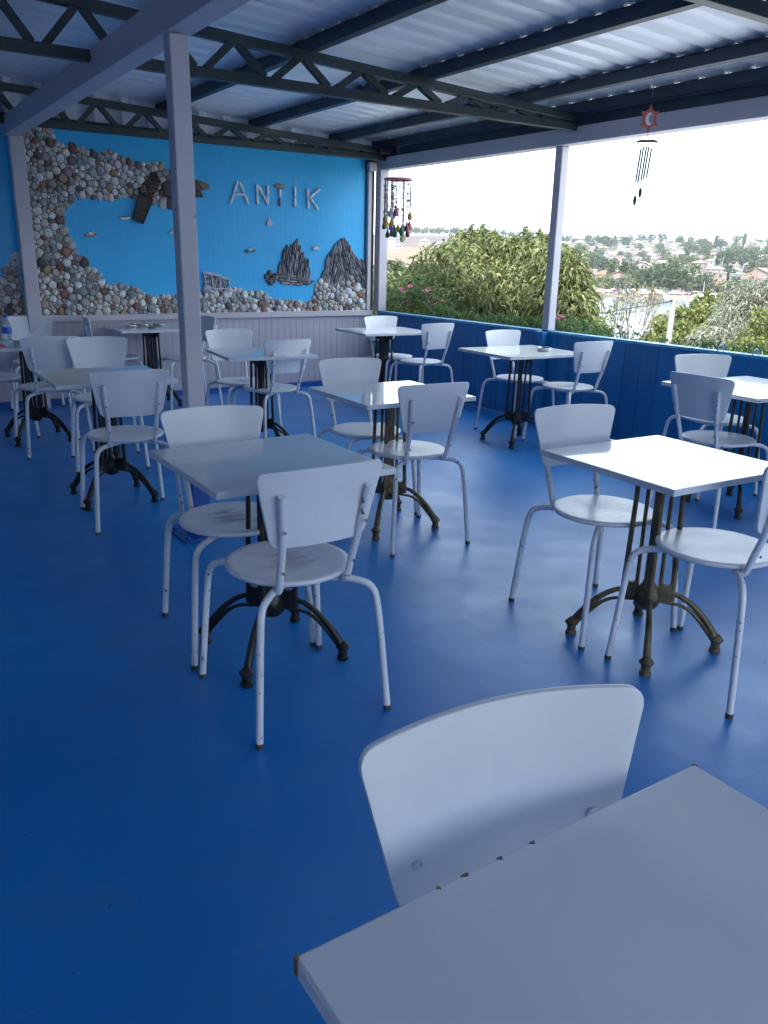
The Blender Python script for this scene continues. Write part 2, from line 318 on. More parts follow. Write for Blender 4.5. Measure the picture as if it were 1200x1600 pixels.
# parapet
t = thing('blue_parapet', 'low dark blue panelled parapet along the sea side of the terrace', 'parapet', (W, 0, 0))
bm_ = MB(); y = YN
while y < D - .06:
    st = .19 + .03 * math.sin(y * 7)
    y2 = min(y + st, D - .05)
    bm_.box(0, .03, y + .002, y2 - .002, 0.012, .815); y = y2
bm_.box(.006, .06, YN, D - .05, 0.01, .814)
bm_.build('panel', M['parapet_blue'], t, bevel=.0015, seg=1)
bm_ = MB(); y = YN
bm_.box(-.012, .075, YN, D - .05, .815, .838)
bm_.build('cap_rail', M['cap_blue'], t, bevel=.004)
for (px, py) in ((1118, 547), (1173, 554)):
    r = ray(px, py); q = EYE + r * (W / r.x)
    MB().tube([(.0, -.02, .80), (-.01, -.022, .86), (.03, -.02, .885), (.07, -.018, .86), (.08, -.015, .80)], .004, 6, 1).build('cable_clip', M['cap_blue'], t, loc=(0, q.y, 0))

# posts
def post(label, x, y, z0, z1, wd=.12, blue=.0, plate=False, rz=0):
    t = thing('post', label, 'post', (x, y, z0), rz)
    if blue: MB().box(-wd / 2 - .001, wd / 2 + .001, -wd / 2 - .001, wd / 2 + .001, 0, blue).build('painted_foot', M['base_blue'], t, bevel=.006)
    MB().box(-wd / 2, wd / 2, -wd / 2, wd / 2, blue, z1 - z0).build('shaft', M['lilac'], t, bevel=.008, seg=3)
    if plate:
        MB().box(-.13, .13, -.13, .13, .001, .012).build('base_plate', M['base_blue'], t, bevel=.002)
        for a, c in ((-1, -1), (1, -1), (-1, 1), (1, 1)):
            MB().lathe([(.014, .012), (.014, .022), (.007, .023), (.007, .036), (.0, .037)], 6, (a * .1, c * .1, 0)).build('bolt', M['base_blue'], t)
    return t
post('thick lilac square post standing alone between the tables', 1.425, 3.945, 0, 2.358, .088, blue=.42, plate=True)
post('lilac post against the blue mural near its left end', 1.46, D - .13, .0, 2.36, .12)
post('lilac corner post where mural wall and parapet meet', 5.29, D - .07, .838, 2.40, .11)
post('lilac post rising from the middle of the blue parapet', 5.30, 5.42, .839, 2.358, .085)
MB().box(-.05, .03, -.05, .05, 0, .83).build('painted_post_foot', M['parapet_blue'], None, loc=(5.235, 5.42, 0.001), bevel=.006)
tag(bpy.data.objects['painted_post_foot'], 'blue boxed post foot standing against the parapet under the middle post', 'post foot')

tag(MB().box(-.062, .062, YN, D - .055, 2.36, 2.51).build('lilac_beam', M['lilac'], None, bevel=.006, loc=(1.43, 0, 0)), 'long lilac box beam running over the lone post to the mural', 'beam')
t = thing('edge_beam', 'lilac box beam along the open sea side above the parapet', 'beam', (W, 0, 0))
MB().box(-.05, .09, YN, D + .06, 2.36, 2.485).build('beam_body', M['lilac'], t, bevel=.006)
MB().box(-.035, .075, YN, D + .06, 2.4865, 2.575).build('upper_rail', M['steel'], t, bevel=.004)
MB().box(-.21, -.055, -.06, .03, 2.50, 2.56).build('junction_box', M['dark'], t, bevel=.01, loc=(0, 7.95, 0))

# trusses
def truss(label, y, x0, x1, zb, first, step):
    t = thing('roof_truss', label, 'truss', (0, y, 0), group='dark green roof trusses')
    MB().bar((x0, 0, zb), (x1, 0, zb), .06, .06).build('bottom_chord', M['steel_green'], t, bevel=.004)
    MB().bar((x0, 0, roofz(x0) - .03), (x1, 0, roofz(x1) - .03), .06, .06).build('top_chord', M['steel_green'], t, bevel=.004)
    x = first
    while x < x1 - .35:
        for s in (-1, 1):
            xa = x + s * .035; xb = x + s * step * .46
            if x0 < xb < x1:
                MB().bar((xa, 0, zb + .026), (xb, 0, roofz(xb) - .052), .042, .042, up=(0, 1, 0)).build('web_bar', M['steel_green'], t)
        x += step; 
    return t
truss('dark green roof truss crossing above the middle of the terrace', 5.2, XL, 5.2, 2.475, 1.28 - .48 * 9, .46)
truss('dark green roof truss close along the top of the mural', 8.06, XL, 5.25, 2.475, 1.3 - .44 * 10, .42)
truss('dark green roof truss nearest the camera at the top right corner', 2.45, XL, 5.2, 2.475, 1.1 - .48 * 9, .46)
truss('dark green roof truss over the terrace end behind the camera', -.1, XL, 5.2, 2.475, 1.1 - .48 * 9, .46)

# roof: corrugated sheet, ribs running across the terrace, on purlins
t = thing('metal_roof', 'grey corrugated metal roof seen from below on dark purlins', 'roof', (0, 0, 0))
PX = [5.20, 4.67, 3.73, 2.79, 1.85, .91, -.03, -.97, -1.91, -2.85]
prof = []
y = YN - .1; pitch = .205
while y < D + .5:
    prof += [(y, 0), (y + .03, .0005), (y + .06, .0005), (y + .09, 0), (y + .115, .004), (y + .14, .012), (y + .155, .012), (y + .18, .004)]; y += pitch
xa, xb = XL - .1, W + .34
vs = []; 
NXs = [xa, 0.6, xb]
for x in NXs: vs += [(x, yy, roofz(x) + .083 + zz) for yy, zz in prof]
n = len(prof); fs = [(i + k * n, i + 1 + k * n, i + 1 + (k + 1) * n, i + (k + 1) * n) for k in range(len(NXs) - 1) for i in range(n - 1)]
o = MB().add(vs, fs).build('corrugated_sheet', M['galv'], t, angle=25)
sm = o.modifiers.new('thick', 'SOLIDIFY'); sm.thickness = .0012; sm.offset = 1
for x in PX:
    MB().box(-.03, .03, YN - .05, D + .05, 0, .08).build('purlin', M['steel'], t, bevel=.004, loc=(x, 0, roofz(x) if x < 5.1 else roofz(x) + .0005))
    MB().tube([(.034, YN, .0015), (.034, D, .0015)], .002, 4).build('purlin_lip', M['lilac_panel'], t, loc=(x, 0, roofz(x)))
wb = MB(); yy = YN - .1 + .05
while yy < D:
    for x in PX[:6]:
        wb.lathe([(.011, 0), (.012, .004), (.0, .006)], 8, (x - .048, yy + .02, roofz(x) + .076))
        wb.lathe([(.006, 0), (.006, .006), (.0, .007)], 6, (x - .062, yy + .045, roofz(x) + .075))
    yy += pitch
wb.build('bright_screw_washers', M['washer'], t)  # washers kept bright to stand in for light coming through at the screws
# ------------------------------------------------------------------ stone mural
def clip(poly, px, py, nx_, ny_):
    out_ = []; n = len(poly)
    for i in range(n):
        a = poly[i]; b_ = poly[(i + 1) % n]
        da = (a[0] - px) * nx_ + (a[1] - py) * ny_; db = (b_[0] - px) * nx_ + (b_[1] - py) * ny_
        if da <= 0: out_.append(a)
        if (da < 0 < db) or (db < 0 < da):
            t_ = da / (da - db); out_.append((a[0] + (b_[0] - a[0]) * t_, a[1] + (b_[1] - a[1]) * t_))
    return out_
def inside(P, poly):
    x, y = P; c = False; j = len(poly) - 1
    for i in range(len(poly)):
        xi, yi = poly[i]; xj, yj = poly[j]
        if (yi > y) != (yj > y) and x < (xj - xi) * (y - yi) / (yj - yi) + xi: c = not c
        j = i
    return c
def pack(poly, radii, seed, gap=.0016, xf=None, ixf=None, over=1.32, tries=None, sp=.90):
    """pack stones in a polygon: weighted cells, returned as outlines with centre and size"""
    R = random.Random(seed)
    P = [ixf(p) for p in poly] if ixf else poly
    x0 = min(p[0] for p in P); x1 = max(p[0] for p in P); z0 = min(p[1] for p in P); z1 = max(p[1] for p in P)
    px = np.empty(0); py = np.empty(0); pr = np.empty(0); A = (x1 - x0) * (z1 - z0)
    for r_, share in radii:
        for _ in range(int((tries or 1) * share * A / (r_ * r_))):
            p = (R.uniform(x0, x1), R.uniform(z0, z1)); rr = r_ * R.uniform(.85, 1.15)
            if not inside(p, P): continue
            if len(px) and np.any((px - p[0]) ** 2 + (py - p[1]) ** 2 < ((pr + rr) * sp) ** 2): continue
            px = np.append(px, p[0]); py = np.append(py, p[1]); pr = np.append(pr, rr)
    res = []
    for i in range(len(px)):
        d2 = (px - px[i]) ** 2 + (py - py[i]) ** 2; nb = np.where((d2 < (pr[i] + pr + .02) ** 2 * 1.9) & (d2 > 0))[0]
        a0 = R.uniform(0, 6.28); el = R.uniform(.85, 1.15)
        poly_ = [(px[i] + pr[i] * over * R.uniform(.94, 1.04) * math.cos(a0 + k * math.tau / 12) * el, py[i] + pr[i] * over * math.sin(a0 + k * math.tau / 12) / el) for k in range(12)]
        for j in nb:
            d = math.sqrt(d2[j]); t_ = (d2[j] + pr[i] ** 2 - pr[j] ** 2) / (2 * d) - gap
            ux, uy = (px[j] - px[i]) / d, (py[j] - py[i]) / d
            poly_ = clip(poly_, px[i] + ux * t_, py[i] + uy * t_, ux, uy)
            if len(poly_) < 3: break
        if len(poly_) < 3: continue
        q = []
        for k in range(len(poly_)):
            a = poly_[k]; b_ = poly_[(k + 1) % len(poly_)]
            q += [(a[0] * .78 + b_[0] * .22, a[1] * .78 + b_[1] * .22), (a[0] * .22 + b_[0] * .78, a[1] * .22 + b_[1] * .78)]
        if xf: q = [xf(p) for p in q]
        cx = sum(p[0] for p in q) / len(q); cz = sum(p[1] for p in q) / len(q)
        res.append((cx, cz, pr[i], q))
    return res
def dome(mb, st, h, colr, y0=0.0, tilt=None):
    cx, cz, r_, q = st; n = len(q); vs = []
    tx, tz = (random.uniform(-.25, .25), random.uniform(-.25, .25)) if tilt is None else tilt
    for s_, hh in ((1.0, 0), (.97, .45), (.84, .82), (.5, 1.0)):
        for p in q:
            dx = (p[0] - cx) * s_; dz = (p[1] - cz) * s_
            vs.append((cx + dx, y0 - hh * h - (dx * tx + dz * tz) * hh, cz + dz))
    vs.append((cx, y0 - h * 1.02, cz))
    fs = [(k * n + i, k * n + (i + 1) % n, (k + 1) * n + (i + 1) % n, (k + 1) * n + i) for k in range(3) for i in range(n)]
    fs += [(3 * n + i, 3 * n + (i + 1) % n, 4 * n) for i in range(n)]
    mb.col(colr).add(vs, fs)
PAL = [((.36, .37, .38), 10), ((.50, .49, .48), 14), ((.60, .58, .57), 14), ((.27, .28, .29), 8), ((.40, .36, .31), 6), ((.68, .66, .64), 9), ((.20, .24, .24), 5),
       ((.19, .10, .08), 3), ((.14, .085, .08), 4), ((.25, .13, .085), 2), ((.10, .10, .11), 4), ((.34, .25, .15), 3), ((.25, .30, .29), 4), ((.30, .24, .24), 4)]
def stone_col(R=random):
    k = R.choices([p[0] for p in PAL], [p[1] for p in PAL])[0]; f = R.uniform(1.1, 1.6); return tuple(min(.82, c * f * g) for c, g in zip(k, (1.06, 1.0, .95)))
P1 = [(1.505, .845), (1.52, 2.36), (1.551, 2.398), (1.659, 2.458), (1.771, 2.469), (1.801, 2.392), (1.84, 2.33), (1.978, 2.327), (2.1, 2.3), (2.21, 2.286), (2.261, 2.32), (2.325, 2.311), (2.355, 2.275), (2.485, 2.254), (2.583, 2.223), (2.636, 2.242), (2.756, 2.243), (2.822, 2.201), (2.854, 2.148), (2.893, 2.062), (2.95, 1.98), (2.93, 1.90), (2.699, 1.906), (2.546, 1.93), (2.463, 1.949), (2.362, 1.936), (2.261, 1.914), (2.163, 1.909), (2.067, 1.916), (1.958, 1.928), (1.905, 1.865), (1.838, 1.815), (1.792, 1.737), (1.797, 1.63), (1.847, 1.57), (1.87, 1.477), (1.926, 1.399), (1.969, 1.337), (1.996, 1.273), (2.075, 1.241), (2.136, 1.177), (2.196, 1.095), (2.299, 1.111), (2.401, 1.095), (2.485, 1.053), (2.57, 1.01), (2.677, 1.001), (2.786, 1.009), (2.896, 0.999), (3.05, 1.02), (3.236, 1.04), (3.366, 1.044), (3.463, 1.079), (3.598, 1.052), (3.715, 1.025), (3.795, 1.043), (3.915, 0.98), (4.038, 0.952), (4.205, 0.941), (4.397, 0.93), (4.441, 1.004), (4.485, 1.115), (4.572, 1.189), (4.65, 1.14), (4.704, 1.115), (4.794, 1.115), (4.838, 1.171), (4.929, 1.209), (4.998, 1.115), (5.11, 1.05), (5.115, .845)]
P0 = [(1.39, .845), (1.39, 1.40), (1.30, 1.25), (1.221, 1.103), (1.10, 1.0), (.9, .93), (.6, .89), (.4, .845)]
mural = thing('stone_mural', 'bay landscape of glued pebbles and slate on the blue back wall', 'mural', (0, D - .002, 0))
sts = pack(P1, [(.040, .4), (.031, 1.6), (.024, 8), (.017, 34), (.011, 70)], 3, over=1.42, sp=.77, gap=.0010) + pack(P0, [(.042, 1), (.033, 3), (.024, 9), (.017, 30), (.0125, 50)], 4, over=1.42, sp=.77, gap=.0010)
sts.sort(key=lambda s: -s[2])
rest = MB(); RS = random.Random(5)
for i, st in enumerate(sts):
    h = min(.03, st[2] * .75) * RS.uniform(.8, 1.15); c_ = stone_col(RS)
    if i < 100:
        m1 = MB(); dome(m1, st, h, c_); m1.build('pebble', M['stone'], mural, angle=80)
    else: dome(rest, st, h, c_)
tag(rest.build('small_pebbles', M['stone'], mural, angle=80), kind='stuff')
def shrink(poly, d):
    cx = [0, 0]; out_ = []
    n = len(poly)
    area = sum(poly[i][0] * poly[(i + 1) % n][1] - poly[(i + 1) % n][0] * poly[i][1] for i in range(n)); sg = 1 if area > 0 else -1
    for i in range(n):
        a = Vector(poly[i - 1]); b_ = Vector(poly[i]); c_ = Vector(poly[(i + 1) % n]); e = (c_ - a)
        if e.length < 1e-9: out_.append(tuple(b_)); continue
        nn_ = Vector((-e.y, e.x)).normalized() * sg; out_.append((b_.x + nn_.x * d, b_.y + nn_.y * d))
    return out_
g_ = MB(); g_.prism(shrink(P1, .008), -.002, -.007); g_.prism(shrink(P0, .008), -.002, -.007); g_.build('gap_shade_bed', M['gap_shade'], mural)  # dark sheet stands in for the shadow between the pebbles
# slate rocks made of long dark splinters
def slate(name, polys, seed, cols, rr=.012, st=4.2):
    mb = MB(); R = random.Random(seed)
    for pol, ang in polys:
        ca, sa = math.cos(rad(ang)), math.sin(rad(ang))     # splinters run along ang
        ixf = lambda p: (-p[0] * sa + p[1] * ca, (p[0] * ca + p[1] * sa) / st)
        xf = lambda p: (-p[0] * sa + p[1] * st * ca, p[0] * ca + p[1] * st * sa)
        for s_ in pack(pol, [(rr * 1.3, 3), (rr, 12), (rr * .7, 10)], seed, gap=.0005, xf=xf, ixf=ixf, over=1.3, tries=5, sp=.8):
            c_ = R.choice(cols); f = R.uniform(.7, 1.3); dome(mb, s_, R.uniform(.014, .03), tuple(x * f for x in c_), tilt=(0, 0))
        mb.cur = (.03, .03, .035); mb.prism(shrink(pol, .006), -.001, -.008)
    return mb.build(name, M['stone'], mural, angle=80)
SL = [(.15, .155, .18), (.21, .21, .235), (.10, .105, .125), (.30, .285, .30)]
rA = [(4.013, 1.262), (4.045, 1.364), (4.098, 1.45), (4.191, 1.499), (4.238, 1.55), (4.275, 1.475), (4.336, 1.386), (4.379, 1.341), (4.389, 1.261), (4.395, 1.19), (4.30, 1.18), (4.18, 1.22), (4.08, 1.20)]
slate('slate_islet', [(rA, 80), ([(4.02, 1.25), (4.08, 1.195), (4.18, 1.215), (4.30, 1.175), (4.398, 1.185), (4.40, 1.142), (4.249, 1.125), (4.083, 1.145)], 2)], 8, SL)
slate('slate_headland', [([(4.539, 1.19), (4.594, 1.299), (4.616, 1.409), (4.725, 1.521), (4.76, 1.50), (4.80, 1.30), (4.80, 1.125), (4.66, 1.145)], 70),
                         ([(4.76, 1.52), (4.791, 1.59), (4.857, 1.58), (4.925, 1.507), (4.98, 1.41), (4.93, 1.32), (4.86, 1.20), (4.81, 1.125), (4.80, 1.32)], 98),
                         ([(4.985, 1.41), (5.006, 1.40), (5.115, 1.37), (5.115, 1.06), (4.998, 1.125), (4.935, 1.205), (4.87, 1.20), (4.935, 1.32)], 132)], 9, SL)
BR = [(.13, .085, .075), (.19, .12, .10), (.09, .06, .055), (.16, .13, .11)]
m1 = MB()
for s_ in pack([(2.563, 1.931), (2.542, 1.993), (2.626, 2.093), (2.716, 2.17), (2.754, 2.085), (2.686, 1.97), (2.648, 1.92)], [(.014, 9), (.009, 14)], 12, gap=.0006): dome(m1, s_, .034, RS.choice(BR), y0=-.012)
m1.build('brown_outcrop', M['stone'], mural, angle=80)
m1 = MB().col((.05, .035, .04)).prism([(2.545, 1.954), (2.666, 1.921), (2.556, 1.695), (2.465, 1.735)], -.004, -.034)
m1.col((.035, .03, .04)).bar((2.666, -.04, 1.921), (2.556, -.04, 1.695), .012, .016).bar((2.545, -.04, 1.954), (2.465, -.04, 1.735), .01, .014).bar((2.556, -.04, 1.697), (2.465, -.04, 1.737), .01, .014)
for k in range(7):
    f = k / 7; a = Vector((2.556, -.037, 1.945)).lerp(Vector((2.480, -.037, 1.745)), f); b_ = Vector((2.652, -.037, 1.912)).lerp(Vector((2.548, -.037, 1.715)), f + .06 * (-1) ** k)
    m1.col((.16, .13, .13)).bar(a, b_, .006, .006, up=(0, 1, 0))
m1.build('slate_jetty', M['stone'], mural, bevel=.002)
def slab(name, poly, c_, h=.035, y0=-.002):
    return MB().col(c_).prism(poly, y0, y0 - h).build(name, M['stone'], mural, bevel=.006)
slab('slate_slab', [(2.765, 2.069), (2.825, 2.106), (2.92, 2.079), (2.93, 1.933), (2.79, 1.958)], (.045, .05, .06), .045)
slab('slate_slab', [(2.86, 2.20), (2.96, 2.225), (3.02, 2.15), (2.98, 2.09), (2.88, 2.13)], (.03, .045, .055), .03)
slab('slate_slab', [(2.95, 2.08), (3.03, 2.13), (3.104, 2.128), (3.166, 2.123), (3.18, 2.036), (3.12, 1.97), (2.96, 1.96)], (.12, .10, .095), .03)
slab('slate_slab', [(3.12, 2.115), (3.17, 2.12), (3.245, 2.096), (3.255, 2.05), (3.18, 2.038)], (.20, .15, .12), .045)
slab('slate_slab', [(3.105, 1.968), (3.11, 2.03), (3.15, 2.04), (3.19, 1.972)], (.06, .04, .05), .04)
m1 = MB()
for s_ in pack([(3.86, 1.22), (3.901, 1.247), (4.002, 1.23), (4.032, 1.186), (3.98, 1.168), (3.929, 1.120), (3.879, 1.150)], [(.026, 4), (.018, 9), (.012, 12)], 14): dome(m1, s_, .022, RS.choice([(.26, .22, .19), (.35, .32, .28), (.12, .11, .11)]))
m1.build('pebble_islet', M['stone'], mural, angle=80)
# pebble pavilion on the shore
m1 = MB().col((.62, .58, .66)); y_ = -.02
for a, b_, r_ in (((3.155, 1.245), (3.345, 1.212), .017), ((3.335, 1.198), (3.446, 1.178), .012), ((3.162, 1.24), (3.176, 1.098), .010), ((3.243, 1.215), (3.25, 1.10), .0095),
                  ((3.335, 1.20), (3.33, 1.09), .010), ((3.43, 1.175), (3.437, 1.085), .009), ((3.165, 1.093), (3.26, 1.09), .010), ((3.26, 1.087), (3.36, 1.082), .010), ((3.36, 1.086), (3.455, 1.078), .010)):
    m1.tube([(a[0], y_, a[1]), ((a[0] * .7 + b_[0] * .3), y_ - .003, (a[1] * .7 + b_[1] * .3)), (b_[0], y_, b_[1])], [r_ * .8, r_, r_ * .75], 8, 1)
for s_ in pack([(3.175, 1.105), (3.17, 1.225), (3.33, 1.20), (3.43, 1.17), (3.43, 1.095)], [(.012, 10), (.008, 18)], 15): dome(m1, s_, .012, RS.choice([(.5, .48, .46), (.3, .28, .28), (.62, .6, .58)]))
m1.build('pebble_pavilion', M['stone'], mural, angle=60)
m1 = MB()
for s_ in pack([(3.18, 1.0), (3.18, 1.08), (3.45, 1.07), (3.47, 1.0)], [(.036, 5), (.024, 9), (.014, 12)], 16): dome(m1, s_, .028, stone_col(RS))
m1.build('pavilion_plinth', M['stone'], mural, angle=80)
# driftwood lettering
LET = dict(A=[((3.568, 2.149), (3.48, 1.923)), ((3.587, 2.142), (3.68, 1.925)), ((3.526, 2.016), (3.639, 2.017))],
           N=[((3.78, 2.134), (3.783, 1.93)), ((3.795, 2.122), (3.892, 1.95)), ((3.902, 2.137), (3.897, 1.928))],
           T=[((3.976, 2.128), (4.115, 2.122)), ((4.045, 2.104), (4.042, 1.927))],
           I=[((4.22, 2.14), (4.218, 1.918)), ((4.221, 2.199), (4.221, 2.179))],
           K=[((4.374, 2.132), (4.376, 1.917)), ((4.526, 2.133), (4.39, 2.030)), ((4.404, 2.026), (4.505, 1.915))])
for ch, strokes in LET.items():
    lt = None
    for i, (a, b_) in enumerate(strokes):
        ln = math.hypot(a[0] - b_[0], a[1] - b_[1]); k = 2 if ln > .15 else 1; r0 = .0145 if ln > .03 else .015
        for q in range(k):
            p0 = Vector((a[0], 0, a[1])).lerp(Vector((b_[0], 0, b_[1])), q / k + .01); p1 = Vector((a[0], 0, a[1])).lerp(Vector((b_[0], 0, b_[1])), (q + 1) / k - .01)
            pts = [p0.lerp(p1, f) + Vector((RS.uniform(-.002, .002), -.012, RS.uniform(-.002, .002))) for f in (0, .12, .4, .7, .9, 1)]
            rr = [r0 * f * RS.uniform(.9, 1.1) for f in (.45, .9, 1.05, 1.0, .85, .4)]
            if ch == 'T' and i == 0: rr = [x * f for x, f in zip(rr, (1.2, 1.6, 1.9, 1.5, 1.3, .8))]
            m_ = M['stone'] if (ch == 'T' and (i == 0 or q == 1)) else M['stick']
            mm = MB().col((.34, .29, .27)).tube(pts, rr, 9, 1)
            o = mm.build('letter_' + ('dotted_i' if ch == 'I' else ch.lower()) if lt is None else 'stick', m_, mural if lt is None else lt, angle=70)
            if lt is None: lt = o
# toy boats fixed on the panel
def toyboat(cx, cz, s, hull, cab, kind):
    m1 = MB(); prof = [(-1, .25), (-.8, -.15), (-.55, -.4), (.55, -.4), (.85, -.1), (1.05, .35), (.5, .12), (-.4, .1)]
    m1.col(hull).prism([(cx + a * s * .5, cz + b_ * s * .35) for a, b_ in prof], -.004, -.03)
    if kind == 'sail':
        m1.col((.7, .68, .66)).prism([(cx - .02 * s, cz + .05 * s), (cx + .02 * s, cz + 1.0 * s), (cx + .32 * s, cz + .08 * s)], -.012, -.018)
        m1.prism([(cx - .3 * s, cz + .08 * s), (cx - .05 * s, cz + .75 * s), (cx - .05 * s, cz + .06 * s)], -.012, -.018)
    elif kind == 'motor':
        m1.col(cab).prism([(cx - .2 * s, cz + .03 * s), (cx - .15 * s, cz + .22 * s), (cx + .12 * s, cz + .22 * s), (cx + .25 * s, cz + .03 * s)], -.008, -.026)
        m1.col((.05, .05, .06)).prism([(cx - .05 * s, cz + .22 * s), (cx - .05 * s, cz + .3 * s), (cx + .05 * s, cz + .3 * s), (cx + .05 * s, cz + .22 * s)], -.012, -.022)
    else:
        m1.col(cab).prism([(cx - .5 * s, cz + .07 * s), (cx - .42 * s, cz + .11 * s), (cx + .42 * s, cz + .12 * s), (cx + .5 * s, cz + .1 * s)], -.0, -.034)
    return m1.build('toy_boat', M['vpaint'], mural, bevel=.001, seg=1)
toyboat(2.062, 1.577, .12, (.45, .30, .28), (.8, .8, .82), 'motor'); toyboat(2.389, 1.742, .11, (.8, .78, .8), (.25, .12, .12), 'row')
toyboat(2.85, 1.623, .09, (.6, .6, .6), (.5, .5, .5), 'motor'); toyboat(3.912, 1.742, .085, (.66, .64, .62), (.6, .6, .6), 'sail')
toyboat(3.685, 1.47, .115, (.04, .13, .09), (.6, .62, .6), 'motor'); toyboat(4.469, 1.515, .10, (.66, .64, .62), (.66, .64, .62), 'motor')
toyboat(3.127, 1.873, .05, (.5, .42, .3), (.5, .45, .4), 'row')

# ------------------------------------------------------------------ chairs
def build_chair(label):
    t = thing('cafe_chair', label, 'chair', group='white cafe chairs')
    zs = .4805
    MB().lathe([(.0, -.018), (.186, -.018), (.199, -.016), (.2035, -.009), (.2025, -.003), (.198, .0), (.18, -.0002), (.12, -.0035), (.05, -.006), (.0, -.0065)], 56).build('seat', M['seat'], t, loc=(0, 0, zs), angle=50)
    # backrest: bent plate, rounded corners
    N1, N2 = 30, 18
    def edge(v):   # half width at height fraction v, with rounded corners
        hw = .156 + (.2095 - .156) * v
        z = v * .24; rt, rb = .028, .03
        if z > .24 - rt: q = (z - (.24 - rt)) / rt; hw -= rt * (1 - math.sqrt(max(0, 1 - q * q)))
        if z < rb: q = (rb - z) / rb; hw -= rb * (1 - math.sqrt(max(0, 1 - q * q)))
        return hw
    vsn = [0, .01, .03, .06, .1, .2, .35, .5, .65, .8, .88, .93, .965, .985, .995, 1.0]
    th = .0055
    vs = []
    for side in (1, -1):
        for v in vsn:
            hw = edge(v)
            for i in range(N1 + 1):
                u = -hw + 2 * hw * i / N1
                yv = -(.200 + .042 * v) - .036 * (1 - (u / .206) ** 2) - side * th
                crown = .006 * (1 - (u / hw) ** 2) * (v > .5) * (v - .5) * 2
                vs.append((u, yv, .610 + .24 * v + crown))
    n = N1 + 1; k = len(vsn); fs = []
    for s_ in (0, 1):
        for j in range(k - 1):
            for i in range(N1):
                q = (s_ * k * n + j * n + i, s_ * k * n + j * n + i + 1, s_ * k * n + (j + 1) * n + i + 1, s_ * k * n + (j + 1) * n + i); fs.append(q if s_ else q[::-1])
    K = k * n
    for j in range(k - 1):
        fs += [(j * n, (j + 1) * n, K + (j + 1) * n, K + j * n), (j * n + N1, K + j * n + N1, K + (j + 1) * n + N1, (j + 1) * n + N1)]
    for i in range(N1):
        fs += [(i, K + i, K + i + 1, i + 1), ((k - 1) * n + i, (k - 1) * n + i + 1, K + (k - 1) * n + i + 1, K + (k - 1) * n + i)]
    br = MB().add(vs, fs).build('backrest', M['white_wood'], t, bevel=.0018, angle=50)
    for s_ in (-1, 1):
        o = MB().lathe([(.0095, 0), (.009, .002), (.006, .0035), (0, .004)], 14).build('bolt', M['white_tube'], br, loc=(s_ * .131, -.2485 + .010, .672)); o.rotation_euler.x = rad(-98)
        o.location = (s_ * .131, -(.200 + .042 * .26) - .036 * (1 - (.131 / .206) ** 2) + th - .0005, .672)
        bk = MB().tube([(s_ * .112, -.155, .450), (s_ * .114, -.176, .452), (s_ * .1165, -.190, .470), (s_ * .119, -.203, .52), (s_ * .125, -.234, .61), (s_ * .133, -.257, .70), (s_ * .141, -.274, .782)], .0115, 12, 1).build('back_post', M['white_tube'], t, angle=50)
        for z_, yy_ in ((.672, -.262), (.53, -.2185)):
            o = MB().lathe([(.0055, 0), (.005, .003), (0, .0035)], 10).build('screw', M['metal'], bk, loc=(s_ * (.121 + (z_ - .55) * .1), yy_ - .0095 + .002, z_)); o.rotation_euler.x = rad(100)
        lg = MB().tube([(s_ * .06, -.110, .449), (s_ * .112, -.150, .449), (s_ * .158, -.196, .447), (s_ * .188, -.222, .432), (s_ * .202, -.238, .385), (s_ * .2274, -.269, .012)], .0118, 12, 2).build('leg', M['white_tube'], t, angle=50)
        MB().lathe([(.0128, 0), (.0132, .004), (.0125, .016)], 12, (s_ * .2278, -.2692, 0)).build('foot_cap', M['cap_rubber'], lg)
        lg = MB().tube([(s_ * .05, .06, .449), (s_ * .11, .115, .449), (s_ * .165, .168, .447), (s_ * .192, .193, .430), (s_ * .204, .204, .385), (s_ * .2294, .228, .012)], .0118, 12, 2).build('leg', M['white_tube'], t, angle=50)
        MB().lathe([(.0128, 0), (.0132, .004), (.0125, .016)], 12, (s_ * .2298, .2282, 0)).build('foot_cap', M['cap_rubber'], lg)
    fr = MB().tube([(math.cos(a) * .115, math.sin(a) * .115, .450) for a in np.linspace(0, math.tau, 33)], .009, 8, cap=False)
    fr.box(-.02, .02, -.115, .115, .447, .455).build('seat_frame', M['white_tube'], t)
    return t
